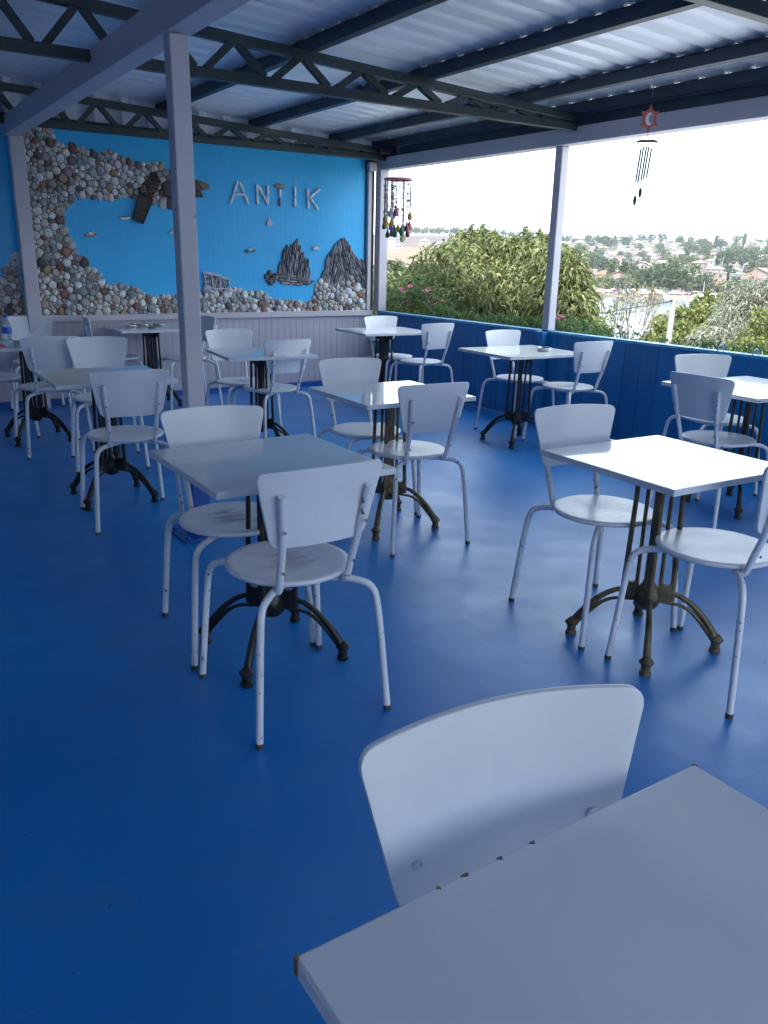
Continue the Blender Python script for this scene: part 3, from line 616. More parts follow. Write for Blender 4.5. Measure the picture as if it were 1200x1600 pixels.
CH = [  # x, y, heading (deg, 0 = facing the mural wall), label
 (1.098, 2.230, -1.4, 'large white chair, back to camera, at the black-based table left of centre'),
 (1.124, 2.736, -186.4, 'white chair facing us behind the big glossy table left of centre'),
 (2.369, 3.388, -4.0, 'white chair back to camera at the middle table with the bronze base'),
 (2.437, 3.909, -187.6, 'white chair facing us on the far side of the middle table with the bronze base'),
 (2.459, 2.116, -188.9, 'white chair with scuffed seat facing us behind the big bronze-based right table'),
 (2.472, 1.608, 3.4, 'white scuffed chair cut by the right edge, near side of the big right table'),
 (4.766, 5.169, -178.7, 'white chair against the parapet behind the table that holds one ashtray'),
 (4.810, 4.643, -2.0, 'white chair back to camera in front of the table that holds one ashtray'),
 (4.136, 2.776, -88.9, 'white chair with its back to us at the left side of the far right table'),
 (4.690, 3.200, 155.0, 'white chair turned towards us behind the far right table by the parapet'),
 (4.950, 2.560, 92.0, 'white chair at the far right table, only its curved legs inside the frame'),
 (4.650, 6.960, -180.5, 'white chair facing us in the corner behind the farthest table by the parapet'),
 (4.667, 6.492, 4.4, 'white chair back to camera at the corner table near the mural wall'),
 (2.620, 5.572, 7.2, 'white chair back to camera at the small table right of the lone post'),
 (2.569, 5.981, -180.7, 'white chair facing us behind the small table right of the lone post'),
 (1.203, 4.431, -5.0, 'white chair back to camera left of the lone post at the black-based table'),
 (1.420, 5.681, -189.2, 'white chair facing us behind the table left of the lone post'),
 (1.183, 6.329, 0.0, 'white chair back to camera beside the bottle table at far left'),
 (1.390, 7.850, 176.0, 'white chair against the lilac lower wall at far left, behind the bottle'),
 (0.900, 6.980, -82.0, 'white chair seen from the side at the left end of the bottle table'),
 (2.120, 7.900, -99.0, 'white chair seen edge-on left of the table with the three ashtrays'),
 (2.690, 7.620, 88.0, 'white chair half hidden behind the lone post, right of the table with three ashtrays'),
 (0.613, 0.437, 170.7, 'nearest white chair, large backrest in the foreground behind the closest tabletop'),
]
c0 = build_chair(CH[0][3])
for i, (x, y, a, lab) in enumerate(CH):
    if i == 0: c0.location = (x, y, 0); c0.rotation_euler.z = rad(a)
    else: dup(c0, (x, y, 0), rad(a), lab, None, (1.055, 1, 1.012) if i == len(CH) - 1 else None)

# ------------------------------------------------------------------ tables
def build_table(label, x, y, rz, a, b_, iron, foot=0):
    t = thing('cafe_table', label, 'table', (x, y, 0), rz, 'white topped cafe tables')
    MB().box(-a / 2, a / 2, -b_ / 2, b_ / 2, .722, .7452).build('tabletop', M['white_lam'], t, bevel=.0022, seg=2)
    e = .0012
    m1 = MB()
    m1.box(-a / 2 - e, a / 2 + e, -b_ / 2 - e, -b_ / 2 + .0005, .7235, .7430).box(-a / 2 - e, a / 2 + e, b_ / 2 - .0005, b_ / 2 + e, .7235, .7430)
    m1.box(-a / 2 - e, -a / 2 + .0005, -b_ / 2 + .0006, b_ / 2 - .0006, .7235, .7430).box(a / 2 - .0005, a / 2 + e, -b_ / 2 + .0006, b_ / 2 - .0006, .7235, .7430)
    m1.build('edge_band', M['edge_lam'], t)
    mp = MB().box(-.11, .11, -.11, .11, .713, .7215).build('top_plate', M[iron], t, bevel=.002)
    for k in range(4):
        an = rad(45 + 90 * k) + foot; ca, sa = math.cos(an), math.sin(an)
        def Q(r, z): return (r * ca, r * sa, z)
        m1 = MB()
        m1.tube([Q(.044, .20), Q(.042, .70)], .0075, 8).tube([Q(.092, .19), Q(.086, .45), Q(.080, .66), Q(.086, .70), Q(.105, .716)], [.011, .0095, .0095, .0095, .008], 8, 1)
        sd_ = Vector((-sa, ca, 0))
        # rounded webs at the top and the bottom of the slot
        for z0, z1, zc in ((.64, .70, -1), (.185, .27, 1)):
            pts = []
            for j in range(9):
                th = math.pi * j / 8; pts.append((.058 - .022 * math.cos(th), (z0 if zc < 0 else z1) + zc * -1 * -.0 + (-zc) * (-.022) * math.sin(th) * -1 * (1 if zc < 0 else 1)))
            base = z1 if zc < 0 else z0
            arc = [(.065 - .019 * math.cos(math.pi * j / 8), (z0 + .018 * math.sin(math.pi * j / 8)) if zc < 0 else (z1 - .018 * math.sin(math.pi * j / 8))) for j in range(9)]
            poly = [(.036, base)] + [(.036, arc[0][1])] + arc + [(.086, arc[-1][1])] + [(.088, base)]
            n = len(poly); vs = [Vector(Q(r, z)) + sd_ * s_ for s_ in (-.009, .009) for r, z in poly]
            m1.add(vs, [tuple(range(n))[::-1], tuple(range(n, 2 * n))] + [(i, (i + 1) % n, n + (i + 1) % n, n + i) for i in range(n)])
        m1.build('pedestal_fin', M[iron], t, angle=50)
        m1 = MB()
        up = [Q(.060, .225), Q(.090, .222), Q(.135, .205), Q(.180, .172), Q(.220, .128), Q(.255, .078), Q(.268, .050)]
        lo_ = [Q(.030, .185), Q(.060, .180), Q(.085, .178), Q(.125, .176), Q(.165, .156), Q(.200, .122), Q(.232, .085), Q(.262, .050)]
        m1.tube(up, [.009, .0095, .0105, .0115, .013, .015, .016], 8, 1).tube(lo_, [.006, .006, .006, .0065, .0075, .009, .010, .012], 8, 1)
        fa = m1.build('foot_arm', M[iron], t, angle=60)
        MB().lathe([(.020, .0), (.022, .004), (.021, .014), (.0165, .018), (.0175, .030), (.0175, .040), (.026, .047), (.027, .054), (.021, .060), (.016, .066), (.010, .073), (0, .076)], 16, Q(.272, 0)).build('foot_knob', M[iron], fa, angle=40)
    MB().lathe([(.012, .145), (.030, .150), (.046, .165), (.050, .195), (.046, .225), (.030, .245), (.014, .27), (.013, .66), (.03, .69), (.06, .708), (.075, .7125)], 8).build('hub', M[iron], t, angle=40)
    return t
TB = [
 (1.174, 2.521, .3, .645, .632, 'iron', 'big glossy white table on a black base, left of centre, nearest of the black-based tables'),
 (2.388, 3.585, -1.4, .66, .63, 'brass', 'middle white table on a bronze base, smaller of the two bronze-based tables in view'),
 (2.449, 1.849, -2.2, .635, .625, 'brass', 'big bright white table on a bronze base at right, its corner near the frame edge'),
 (4.500, 4.876, -3.5, .76, .68, 'iron', 'white table beside the parapet holding one ashtray'),
 (4.470, 6.850, -5.0, .76, .68, 'iron', 'farthest white table in the corner between mural wall and parapet'),
 (4.470, 2.830, -5.5, .76, .69, 'brown_iron', 'white table by the parapet cut by the right edge of the frame'),
 (1.213, 4.828, -1.2, .655, .66, 'iron', 'white table left of the lone post, reflecting the blue wall'),
 (2.444, 7.860, -2.7, .70, .66, 'iron', 'white table against the mural wall with three metal ashtrays on it'),
 (2.540, 5.560, -7.0, .66, .64, 'iron', 'small white table just right of the lone post'),
 (0.605, 0.252, -.2, .634, .660, 'iron', 'closest white tabletop with chipped corner filling the lower right foreground'),
 (1.150, 6.740, 2.0, .66, .62, 'iron', 'white table at far left with the water bottle on it'),
]
for x, y, rz, a, b_, ir, lab in TB: 
    tb = build_table(lab, x, y, rad(rz), a, b_, ir)
    if a == .634 and ir == 'iron' and y < 1:
        for fr_, wd_ in ((.345, .005), (.428, .0035), (.51, .0035), (.285, .002)):
            x_ = -.317 + .634 * fr_; MB().prism([(x_ - wd_, .3317), (x_ - wd_ * .5, .327), (x_ + wd_ * .4, .3255), (x_ + wd_, .3317)], .737, .7456, 'z').build('edge_chip', mat('chipped_edge', (.14, .09, .06), (.22, .15, .10), 60, rough=.9), tb)
        # chipped veneer on the two corners we see
        for (cx, cy, s_) in ((-.317, .33, .45), (.317, .33, .3)):
            pts = [(cx, cy), (cx - math.copysign(.016 * s_, cx), cy), (cx - math.copysign(.010 * s_, cx), cy - .006 * s_), (cx - math.copysign(.003, cx), cy - .013 * s_), (cx, cy - .02 * s_)]
            sg = 1 if cx < 0 else -1
            MB().prism([(p[0] - sg * .0016, p[1] + .0016) for p in pts], .7235, .7456, 'z').build('bare_chipboard', mat('bare_chipboard', (.16, .10, .06), (.24, .16, .10), 60, rough=.9, bump=.4), tb)
# ------------------------------------------------------------------ small things on tables
def ashtray(label, x, y, r=.05, n=1):
    t = thing('ashtray', label, 'ashtray', (x, y, .7454), 0, 'metal ashtrays')
    MB().lathe([(0, .001), (r * .92, .0), (r, .006), (r, .026), (r * .96, .028), (r * .9, .024), (r * .86, .008), (0, .006)], 28).build('bowl', M['metal'], t, angle=45)
    for k in range(3):
        a = k * 2.1 + .4; MB().bar((r * .84 * math.cos(a), r * .84 * math.sin(a), .0275), (r * 1.08 * math.cos(a), r * 1.08 * math.sin(a), .0275), .012, .004).build('cigarette_rest', M['metal'], t, bevel=.001)
ashtray('steel ashtray alone on the parapet-side table', 4.66, 4.79, .058)
ashtray('left ashtray of three on the table by the mural wall', 2.275, 7.93, .058); ashtray('middle ashtray of three on the table by the mural wall', 2.42, 7.99, .06)
ashtray('right ashtray of three on the table by the mural wall', 2.575, 7.99, .06)
M['green_glass'] = mat('green_glass', (.02, .22, .2), rough=.1)
tag(MB().lathe([(0, 0), (.035, 0), (.038, .012), (.03, .014), (0, .008)], 20).build('glass_dish', M['green_glass'], None, loc=(2.42, 7.74, .7454)), 'small green glass dish in front of the middle ashtray', 'dish')
def pet():
    m = bpy.data.materials.new('clear_bottle_plastic'); m.use_nodes = True; b_ = m.node_tree.nodes['Principled BSDF']
    b_.inputs['Base Color'].default_value = (.86, .93, 1, 1); b_.inputs['Roughness'].default_value = .06; b_.inputs['Transmission Weight'].default_value = .85; b_.inputs['IOR'].default_value = 1.2
    return m
bt = thing('water_bottle', 'small plastic water bottle with blue cap and blue sleeve on the far left table', 'bottle', (.985, 6.60, .7454))
M['pet'] = pet(); M['bcap'] = mat('blue_plastic', (.01, .10, .55), rough=.35)
MB().lathe([(.0, .002), (.028, .0), (.034, .006), (.033, .03), (.031, .05), (.034, .07), (.034, .135), (.031, .155), (.022, .178), (.014, .192), (.013, .205), (0, .206)], 24).build('bottle_body', M['pet'], bt, angle=60)
MB().lathe([(.0345, .092), (.0352, .096), (.0352, .134), (.0345, .138)], 24).build('blue_sleeve', M['bcap'], bt)
MB().lathe([(.0148, .204), (.0155, .206), (.0155, .222), (.014, .225), (0, .225)], 20).build('cap', M['bcap'], bt)
tag(MB().col((.5, .05, .10)).tube([(-.05, 0, .006), (.03, .01, .006)], .006, 8).col((.75, .75, .78)).box(-.15, -.05, -.03, .03, .0, .003).build('red_lighter_on_napkin', M['vpaint'], None, loc=(.93, 6.56, .7456), rotz=.2), 'red lighter lying on a paper napkin left of the water bottle', 'lighter')

# ------------------------------------------------------------------ hanging chimes
t = thing('wind_chime', 'tube wind chime under a red sun ornament with white crescent, hanging by the sea side', 'wind chime', (4.665, 3.985, 0), rad(-40))
MB().tube([(0, 0, 2.68), (.003, 0, 2.6), (.0, 0, 2.47)], .0016, 5).tube([(0, 0, 2.27), (0, 0, 2.215)], .0014, 5).build('string', M['concrete'], t)
m1 = MB(); outl = []
for i in range(60):
    a = math.tau * i / 60 + math.pi / 2; lob = max(0, math.cos(6 * (a - math.pi / 2))) ** 2.5
    outl.append(((.043 + .024 * lob) * math.cos(a), (.060 + .030 * lob) * math.sin(a)))
inn = [(.027 * math.cos(math.tau * i / 60 + math.pi / 2), .042 * math.sin(math.tau * i / 60 + math.pi / 2)) for i in range(60)]
for (ya, yb) in ((-.006, .006),):
    n = 60; vs = [(u, ya, v) for u, v in outl] + [(u, ya, v) for u, v in inn] + [(u, yb, v) for u, v in outl] + [(u, yb, v) for u, v in inn]
    fs = []
    for i in range(n):
        j = (i + 1) % n; fs += [(i, j, n + j, n + i), (2 * n + i, 3 * n + i, 3 * n + j, 2 * n + j), (i, 2 * n + i, 2 * n + j, j), (n + i, n + j, 3 * n + j, 3 * n + i)]
    m1.add(vs, fs)
M['steel_tube'] = mat('dull_steel_tube', (.10, .10, .12), rough=.35, metal=.4)
M['coral'] = mat('coral_red_paint', (.42, .075, .07), (.55, .12, .10), 30, rough=.5)
m1.build('sun_ornament', M['coral'], t, loc=(0, 0, 2.345), bevel=.002)
cres = [(.024 * math.cos(a), .038 * math.sin(a)) for a in np.linspace(rad(55), rad(305), 20)] + [(.012 + .019 * math.cos(a), .028 * math.sin(a)) for a in np.linspace(rad(290), rad(70), 16)]
MB().prism(cres, -.004, .004).build('crescent', M['stick'], t, loc=(0, 0, 2.345))
MB().tube([(-.068, 0, 2.204), (-.035, 0, 2.212), (0, 0, 2.209), (.04, 0, 2.213), (.07, 0, 2.203)], [.007, .010, .009, .010, .006], 10, 1).build('driftwood_bar', M['bark'], t)
for i, (u, z0, z1) in enumerate(((-.034, 2.165, 1.955), (-.017, 2.175, 1.950), (0, 2.175, 1.96), (.017, 2.175, 1.975), (.034, 2.165, 1.985))):
    o = MB().tube([(u, .012 * (i % 2), z0), (u - .012, .012 * (i % 2), z1)], .0062, 10).build('chime_tube', M['steel_tube'], t)
    MB().tube([(u, .012 * (i % 2), 2.208), (u, .012 * (i % 2), z0 - .004)], .0009, 4).build('thread', M['cable'], o)
for u, z in ((.002, 1.888), (-.028, 1.838)):
    o = MB().lathe([(0, -.033), (.008, -.026), (.013, 0), (.009, .026), (0, .033)], 14, (0, 0, 0), 1, .35).build('dark_pendant', M['dark'], t, loc=(u - .01, .006, z))
    MB().tube([(0, 0, .03), (.004, 0, 2.0 - z)], .0009, 4).build('thread', M['cable'], o)
mo = thing('bead_mobile', 'round bead and felt drop mobile hanging beside the corner post', 'mobile', (4.96, 7.40, 0))
RR = .135; zr_ = 2.20
MB().tube([(.0, 0, 2.53), (.0, 0, 2.27)], .0015, 5).tube([(0, 0, 2.27), (.09, .05, zr_)], .002, 5).tube([(0, 0, 2.27), (-.09, .05, zr_)], .002, 5).tube([(0, 0, 2.27), (0, -.1, zr_)], .002, 5).build('hanging_cord', M['concrete'], mo)
M['pinkring'] = mat('pink_wrapped_hoop', (.45, .08, .20), (.55, .30, .36), 60, rough=.8)
MB().tube([(RR * math.cos(a), RR * math.sin(a), zr_) for a in np.linspace(0, math.tau, 33)], .012, 8, cap=False).build('hoop', M['pinkring'], mo)
RM = random.Random(21); DC = [(.16, .03, .04), (.55, .08, .10), (.60, .30, .03), (.03, .10, .45), (.02, .11, .07), (.30, .45, .10), (.06, .03, .12), (.62, .36, .05), (.45, .45, .5), (.5, .12, .16), (.02, .16, .12)]
for i in range(22):
    a = math.tau * i / 14 if i < 14 else RM.uniform(0, 6.28); r_ = RR if i < 14 else RR * .5
    x_, y_ = r_ * math.cos(a), r_ * math.sin(a); zl = RM.uniform(1.66, 1.90) if i < 14 else RM.uniform(1.62, 1.80)
    m1 = MB().col((.10, .05, .06)).tube([(x_, y_, zr_), (x_ + RM.uniform(-.004, .004), y_, (zr_ + zl) / 2), (x_, y_, zl)], .0042, 5)
    for _ in range(8):
        zz = RM.uniform(zl + .05, zr_ - .05); s_ = RM.uniform(.009, .017); cc = RM.choice([(.12, .05, .05), (.2, .1, .08), (.08, .05, .10), (.3, .2, .15)])
        m1.col(cc).lathe([(0, -s_ * .5), (s_, 0), (0, s_ * .6)], 6, (x_ + RM.uniform(-.006, .006), y_, zz))
    o = m1.build('bead_string', M['vpaint'], mo)
    s_ = RM.uniform(1.2, 1.6); c_ = DC[i % len(DC)]
    MB().col(c_).lathe([(0, -.034 * s_), (.012 * s_, -.031 * s_), (.019 * s_, -.018 * s_), (.018 * s_, -.003 * s_), (.010 * s_, .016 * s_), (.004 * s_, .034 * s_), (0, .05 * s_)], 12, (x_, y_, zl - .01)).build('felt_drop', M['vpaint'], o)

exec_outside = True
# ------------------------------------------------------------------ ground, water, hills
WZ = -9.6
def nzf(x, y, s=1.0, seed=0):
    return (np.sin(x * s + seed) * np.cos(y * s * 1.3 + seed * 2) + .5 * np.sin(x * s * 2.3 + 1.7 + seed) * np.cos(y * s * 2.1 - seed) + .25 * np.sin(x * s * 5.1 + y * s * 4.3 + seed)) / 1.75
def azpx(a):
    """rough column of the photograph for an azimuth (deg from +Y to +X), along the horizon"""
    return 600 + 1.0 * FPX * math.tan(rad(a) - math.atan2(F.x, F.y)) * 1.05
def ground(r, az):
    """terrain height at horizontal range r (m) and azimuth az (rad)"""
    x = r * np.sin(az); y = r * np.cos(az); a = np.degrees(az)
    near = -5.3 - 4.9 * np.clip((r - 14) / 70, 0, 1)
    bay = np.clip((a - 42.0) / 3.0, 0, 1) * np.clip((125 - a) / 10, 0, 1)      # 1 where the bay lies
    shore = 296 + 8 * np.sin(a * .55) + 3 * np.sin(a * 1.9)
    sea = WZ - 2.0
    t1 = np.clip((r - 78) / 22, 0, 1)
    z_b = near * (1 - t1) + sea * t1
    rise = np.clip(r - shore, 0, None)
    land = WZ - .9 + np.clip(rise / 8, 0, 1) * 1.3 + .022 * np.clip(rise - 24, 0, 900) + .0000415 * np.clip(rise - 24, 0, 620) ** 2
    land = land + 2.4 * nzf(x, y, .012, 1) * np.clip(rise / 150, 0, 1)
    z_bay = np.where(rise > 0, land, z_b)
    lf = np.clip((r - 70) / 180, 0, 1)
    z_l = near * (1 - lf) + (-9.2 + 1.0 * nzf(x, y, .02, 3)) * lf + .043 * np.clip(r - 250, 0, 820) + .000012 * np.clip(r - 400, 0, 700) ** 2 + 2.0 * nzf(x, y, .009, 4) * np.clip(r / 400 - .5, 0, 1)
    z = z_bay * bay + z_l * (1 - bay)
    far = np.clip((r - 1000) / 700, 0, 1)
    ridge = 12 + 31 * np.exp(-((a - 52) / 7.5) ** 2) + 9 * np.exp(-((a - 31) / 9) ** 2) + 5 * nzf(x, y, .004, 6)
    return z * (1 - far) + ridge * far * (1 - .5 * np.clip((r - 1750) / 700, 0, 1))
RG = np.concatenate([[0], np.geomspace(8, 60, 12), np.linspace(66, 290, 34), np.linspace(294, 420, 40), np.linspace(428, 1000, 70), np.linspace(1020, 2600, 50)])
AZ = np.concatenate([np.linspace(-180, 8, 40)[:-1], np.linspace(8, 76, 200), np.linspace(76, 180, 30)[1:]])
Rg, Ag = np.meshgrid(RG, np.radians(AZ), indexing='ij'); Z = ground(Rg, Ag)
V = np.stack([Rg * np.sin(Ag), Rg * np.cos(Ag), Z], -1).reshape(-1, 3)
na = len(AZ); idx = np.arange(len(RG) * na).reshape(len(RG), na)
Fq = np.stack([idx[:-1, :-1], idx[:-1, 1:], idx[1:, 1:], idx[1:, :-1]], -1).reshape(-1, 4)[:, ::-1]
deg = np.degrees(Ag); colr = np.empty(Rg.shape + (3,)); colr[:] = (.10, .105, .06)
X_, Y_ = Rg * np.sin(Ag), Rg * np.cos(Ag); n1 = nzf(X_, Y_, .02, 2)[..., None]; n2 = nzf(X_, Y_, .006, 9)[..., None]
leftm = (deg < 41.5)[..., None]
tan = np.array((.17, .115, .078)); plow = np.array((.085, .068, .062)); gr = np.array((.07, .08, .04))
fld = np.where((Rg[..., None] < 700), tan * (1 + .12 * n1), plow * (1 + .2 * n1)); fld = np.where((Rg[..., None] > 760) & (n2 > .15), tan * .95, fld); fld = np.where(Rg[..., None] < 260, gr * (1 + .3 * n1), fld)
colr = np.where(leftm, fld, colr)
colr = np.where((Rg[..., None] > 1000), np.array((.085, .10, .055)) * (1 + .2 * n1), colr)
colr = np.where((~leftm) & (Rg[..., None] > 300) & (Rg[..., None] < 1000), np.array((.085, .085, .05)) * (1 + .35 * n1), colr)
colr = np.where((Rg[..., None] < 55), np.array((.50, .49, .48)) * (1 + .08 * n1), colr)  # unseen near ground, set pale to bounce sunlight up to the roof
sandm = (~leftm) & (Rg[..., None] > 280) & (Rg[..., None] < 332)
colr = np.where(sandm, np.array((.24, .18, .125)), colr)
M['terrain'] = mat('terrain', (.85, .85, .85), (1.12, 1.12, 1.12), .08, rough=.95, vcol=True, bump=.6, bscale=.6, spec=.1)
tag(fastmesh('ground', V, Fq, colr.reshape(-1, 3), M['terrain']), kind='structure')
def water_mat():
    m = mat('sea_water', (.10, .13, .15), rough=.16, spec=.6)
    t_ = m.node_tree; b_ = t_.nodes['Principled BSDF']; k = t_.links.new
    g = nn('ShaderNodeTexCoord', t_); n_ = nn('ShaderNodeTexNoise', t_, Scale=.9, Detail=6.0); k(g.outputs['Object'], n_.inputs['Vector'])
    bp = nn('ShaderNodeBump', t_); bp.inputs['Strength'].default_value = .35; bp.inputs['Distance'].default_value = .25; k(n_.outputs['Fac'], bp.inputs['Height']); k(bp.outputs[0], b_.inputs['Normal'])
    return m
vs = [(x, y, WZ) for x, y in ((0, 0), (1500, 0), (1500, 900), (0, 900))]
tag(MB().add(vs, [(0, 1, 2, 3)]).build('water', water_mat()), kind='structure')
def gz(x, y):
    return float(ground(np.array(math.hypot(x, y)), np.array(math.atan2(x, y))))
def onhill(px, d):
    """world point on the terrain at range d in the column px"""
    r = ray(px, 410); h = math.hypot(r.x, r.y); x, y = r.x / h * d, r.y / h * d; return Vector((x, y, gz(x, y)))

# ------------------------------------------------------------------ foliage builders
def leaves(name, pos, dirs, ln, wd, cols, m, parent=None, droop=.35):
    """one bent two-quad leaf per position; arrays"""
    n = len(pos); d = dirs / np.linalg.norm(dirs, axis=1, keepdims=True)
    rv = rng.normal(size=(n, 3)); s_ = np.cross(d, rv); s_ /= np.linalg.norm(s_, axis=1, keepdims=True) + 1e-9
    ln = np.broadcast_to(ln, (n,))[:, None]; wd = np.broadcast_to(wd, (n,))[:, None]
    mid = pos + d * ln * .5; tip = mid + d * ln * .45 + np.array((0, 0, -1)) * ln * droop
    V_ = np.stack([pos - s_ * wd * .15, pos + s_ * wd * .15, mid + s_ * wd * .5, mid - s_ * wd * .5, tip + s_ * wd * .08, tip - s_ * wd * .08], 1).reshape(-1, 3)
    i = np.arange(n)[:, None] * 6
    Fa = np.concatenate([i + np.array([0, 1, 2, 3]), i + np.array([3, 2, 4, 5])], 0)
    return fastmesh(name, V_, Fa, np.repeat(cols, 6, 0), m, parent, smooth=False)
def blob_points(blobs, n, shell=.72):
    """points through the outer part of a union of ellipsoids; returns points and outward directions"""
    vol = np.array([b_[3] * b_[4] * b_[5] for b_ in blobs]) ** (2 / 3); ch = rng.choice(len(blobs), n, p=vol / vol.sum())
    B = np.array(blobs)[ch]; u = rng.normal(size=(n, 3)); u /= np.linalg.norm(u, axis=1, keepdims=True)
    r = shell + (1.04 - shell) * rng.random(n) ** .6
    return B[:, :3] + u * B[:, 3:6] * r[:, None], u
def pick(pal, n, var=.18):
    p = np.array([q[0] for q in pal]); w_ = np.array([q[1] for q in pal], float); c_ = p[rng.choice(len(p), n, p=w_ / w_.sum())]
    return c_ * (1 + var * rng.normal(size=(n, 1))).clip(.5, 1.6)
def limbs(mb, base, tips, r0, seed=0, fork=.45):
    R = random.Random(seed); base = Vector(base)
    ctr = sum((Vector(t_) for t_ in tips), Vector()) / len(tips); f0 = base.lerp(ctr, fork)
    mb.tube([base, base.lerp(f0, .5) + Vector((R.uniform(-.1, .1) * r0 * 5, R.uniform(-.1, .1) * r0 * 5, 0)), f0], [r0, r0 * .8, r0 * .65], 8, 1)
    for t_ in tips:
        t_ = Vector(t_); m_ = f0.lerp(t_, .5) + Vector((R.uniform(-1, 1), R.uniform(-1, 1), R.uniform(0, 1))) * (t_ - f0).length * .12
        mb.tube([f0, m_, t_], [r0 * .5, r0 * .3, r0 * .1], 6, 1)
    return mb
def big_tree(label, name, base, blobs, n, ln, wd, pal, trunk_r=.12, hang=.7, group=None, shell=.6, lf='leaf', cat='tree', seed=1):
    t = thing(name, label, cat, base, 0, group); B = Vector(base)
    loc = [(b_[0] - B.x, b_[1] - B.y, b_[2] - B.z, *b_[3:]) for b_ in blobs]
    P, U_ = blob_points(loc, n, shell)
    R_ = random.Random(seed + 50); sp = []; spr = []
    for _ in range(16 + len(loc) * 5):
        b_ = R_.choice(loc); u = Vector((R_.gauss(0, 1), R_.gauss(0, 1), abs(R_.gauss(.5, .8)))).normalized(); L_ = R_.uniform(1.12, 1.42)
        a0 = Vector((b_[0] + u.x * b_[3] * .7, b_[1] + u.y * b_[4] * .7, b_[2] + u.z * b_[5] * .7)); a1 = Vector((b_[0] + u.x * b_[3] * L_, b_[1] + u.y * b_[4] * L_, b_[2] + u.z * b_[5] * L_)); spr.append((a0, a1))
        for q_ in range(max(10, n // 500)): sp.append((tuple(a0.lerp(a1, R_.uniform(.2, 1.0)) + Vector((R_.gauss(0, 1), R_.gauss(0, 1), R_.gauss(0, 1))) * ln * .25), tuple(u)))
    P = np.concatenate([P, np.array([q_[0] for q_ in sp])]); U_ = np.concatenate([U_, np.array([q_[1] for q_ in sp])]); n = len(P)
    d = U_ * .8 + rng.normal(size=(n, 3)) * .5 + np.array((0, 0, -hang))
    leaves('crown', P, d, ln * rng.uniform(.6, 1.25, n), wd * rng.uniform(.7, 1.2, n), pick(pal, n), M[lf], t)
    mb = MB(); limbs(mb, (0, 0, 0), [(b_[0], b_[1], b_[2]) for b_ in loc], trunk_r, seed, .6)
    R = random.Random(seed)
    for b_ in loc:
        for _ in range(5):
            u = Vector((R.gauss(0, 1), R.gauss(0, 1), R.gauss(.3, 1))).normalized(); e = Vector((b_[0] + u.x * b_[3] * .9, b_[1] + u.y * b_[4] * .9, b_[2] + u.z * b_[5] * .9))
            mb.tube([(b_[0], b_[1], b_[2]), Vector(b_[:3]).lerp(e, .5) + Vector((0, 0, .05)), e], [trunk_r * .16, trunk_r * .1, trunk_r * .04], 5)
    for a0, a1 in spr: mb.tube([a0, a1], [trunk_r * .06, trunk_r * .02], 4)
    mb.build('trunk', M['bark'], t, angle=70)
    return t
PEACH = [((.070, .090, .030), 5), ((.105, .125, .044), 6), ((.145, .160, .062), 6), ((.20, .21, .095), 3), ((.050, .066, .026), 4), ((.28, .26, .12), 1)]
def blobs_px(lst):
    """(px, py, range, rx, rz): blobs by bearing and range"""
    o = []
    for px, py, d, rx, rz in lst:
        p = at(px, py, d); o.append((p.x, p.y, p.z, rx, rx, rz))
    return o
G1 = blobs_px([(755, 428, 11.5, .55, .5), (700, 440, 11, .55, .5), (810, 420, 11.6, .6, .42), (735, 400, 11.8, .42, .33), (745, 385, 11.9, .26, .2), (780, 398, 12, .34, .25), (845, 425, 11.4, .42, .36), (840, 392, 11.6, .22, .25), (655, 474, 10.5, .42, .35),
               (720, 480, 10.5, .7, .5), (800, 475, 10.6, .7, .5), (760, 520, 10.8, 1.0, .6), (850, 470, 10.8, .55, .5), (684, 440, 11.2, .3, .22), (650, 520, 10.4, .8, .6)])
b0 = at(765, 500, 11.2); big_tree('broad fruit tree with drooping yellow-green leaves filling the view left of the middle post', 'fruit_tree', (b0.x, b0.y, -5.3), G1, 27000, .092, .028, PEACH, .16, .7)
G2 = blobs_px([(882, 445, 9.8, .26, .36), (892, 485, 9.6, .32, .3), (872, 480, 9.8, .4, .5), (900, 518, 9.4, .36, .2), (862, 420, 10, .25, .28), (918, 505, 9.5, .12, .14), (880, 535, 9.6, .4, .3)])
b0 = at(885, 500, 9.8); big_tree('small fruit tree with drooping leaves just right of the middle post', 'fruit_tree', (b0.x, b0.y, -5.3), G2, 7000, .085, .027, PEACH, .10, .7, seed=2)
G3 = blobs_px([(612, 466, 12.5, .3, .22), (600, 485, 12, .4, .35), (640, 480, 12.3, .4, .3), (620, 510, 12, .8, .45), (590, 460, 12.5, .35, .3)])
b0 = at(610, 500, 12.4); big_tree('low fruit tree with pale drooping leaves beside the corner post', 'fruit_tree', (b0.x, b0.y, -5.3), G3, 6500, .105, .032, PEACH, .11, .7, seed=3)
G3b = blobs_px([(650, 446, 26, .9, .45), (625, 450, 26, .9, .5), (680, 452, 27, .9, .5), (606, 432, 25, .5, .4)])
b0 = at(640, 450, 26); big_tree('round grey-green tree further off between corner post and fruit tree', 'garden_tree', (b0.x, b0.y, gz(b0.x, b0.y)), G3b, 4200, .22, .12, [((.07, .09, .045), 3), ((.11, .13, .07), 2)], .16, .1, seed=4)
OLE = [((.06, .11, .03), 5), ((.09, .15, .045), 4), ((.14, .20, .07), 2)]
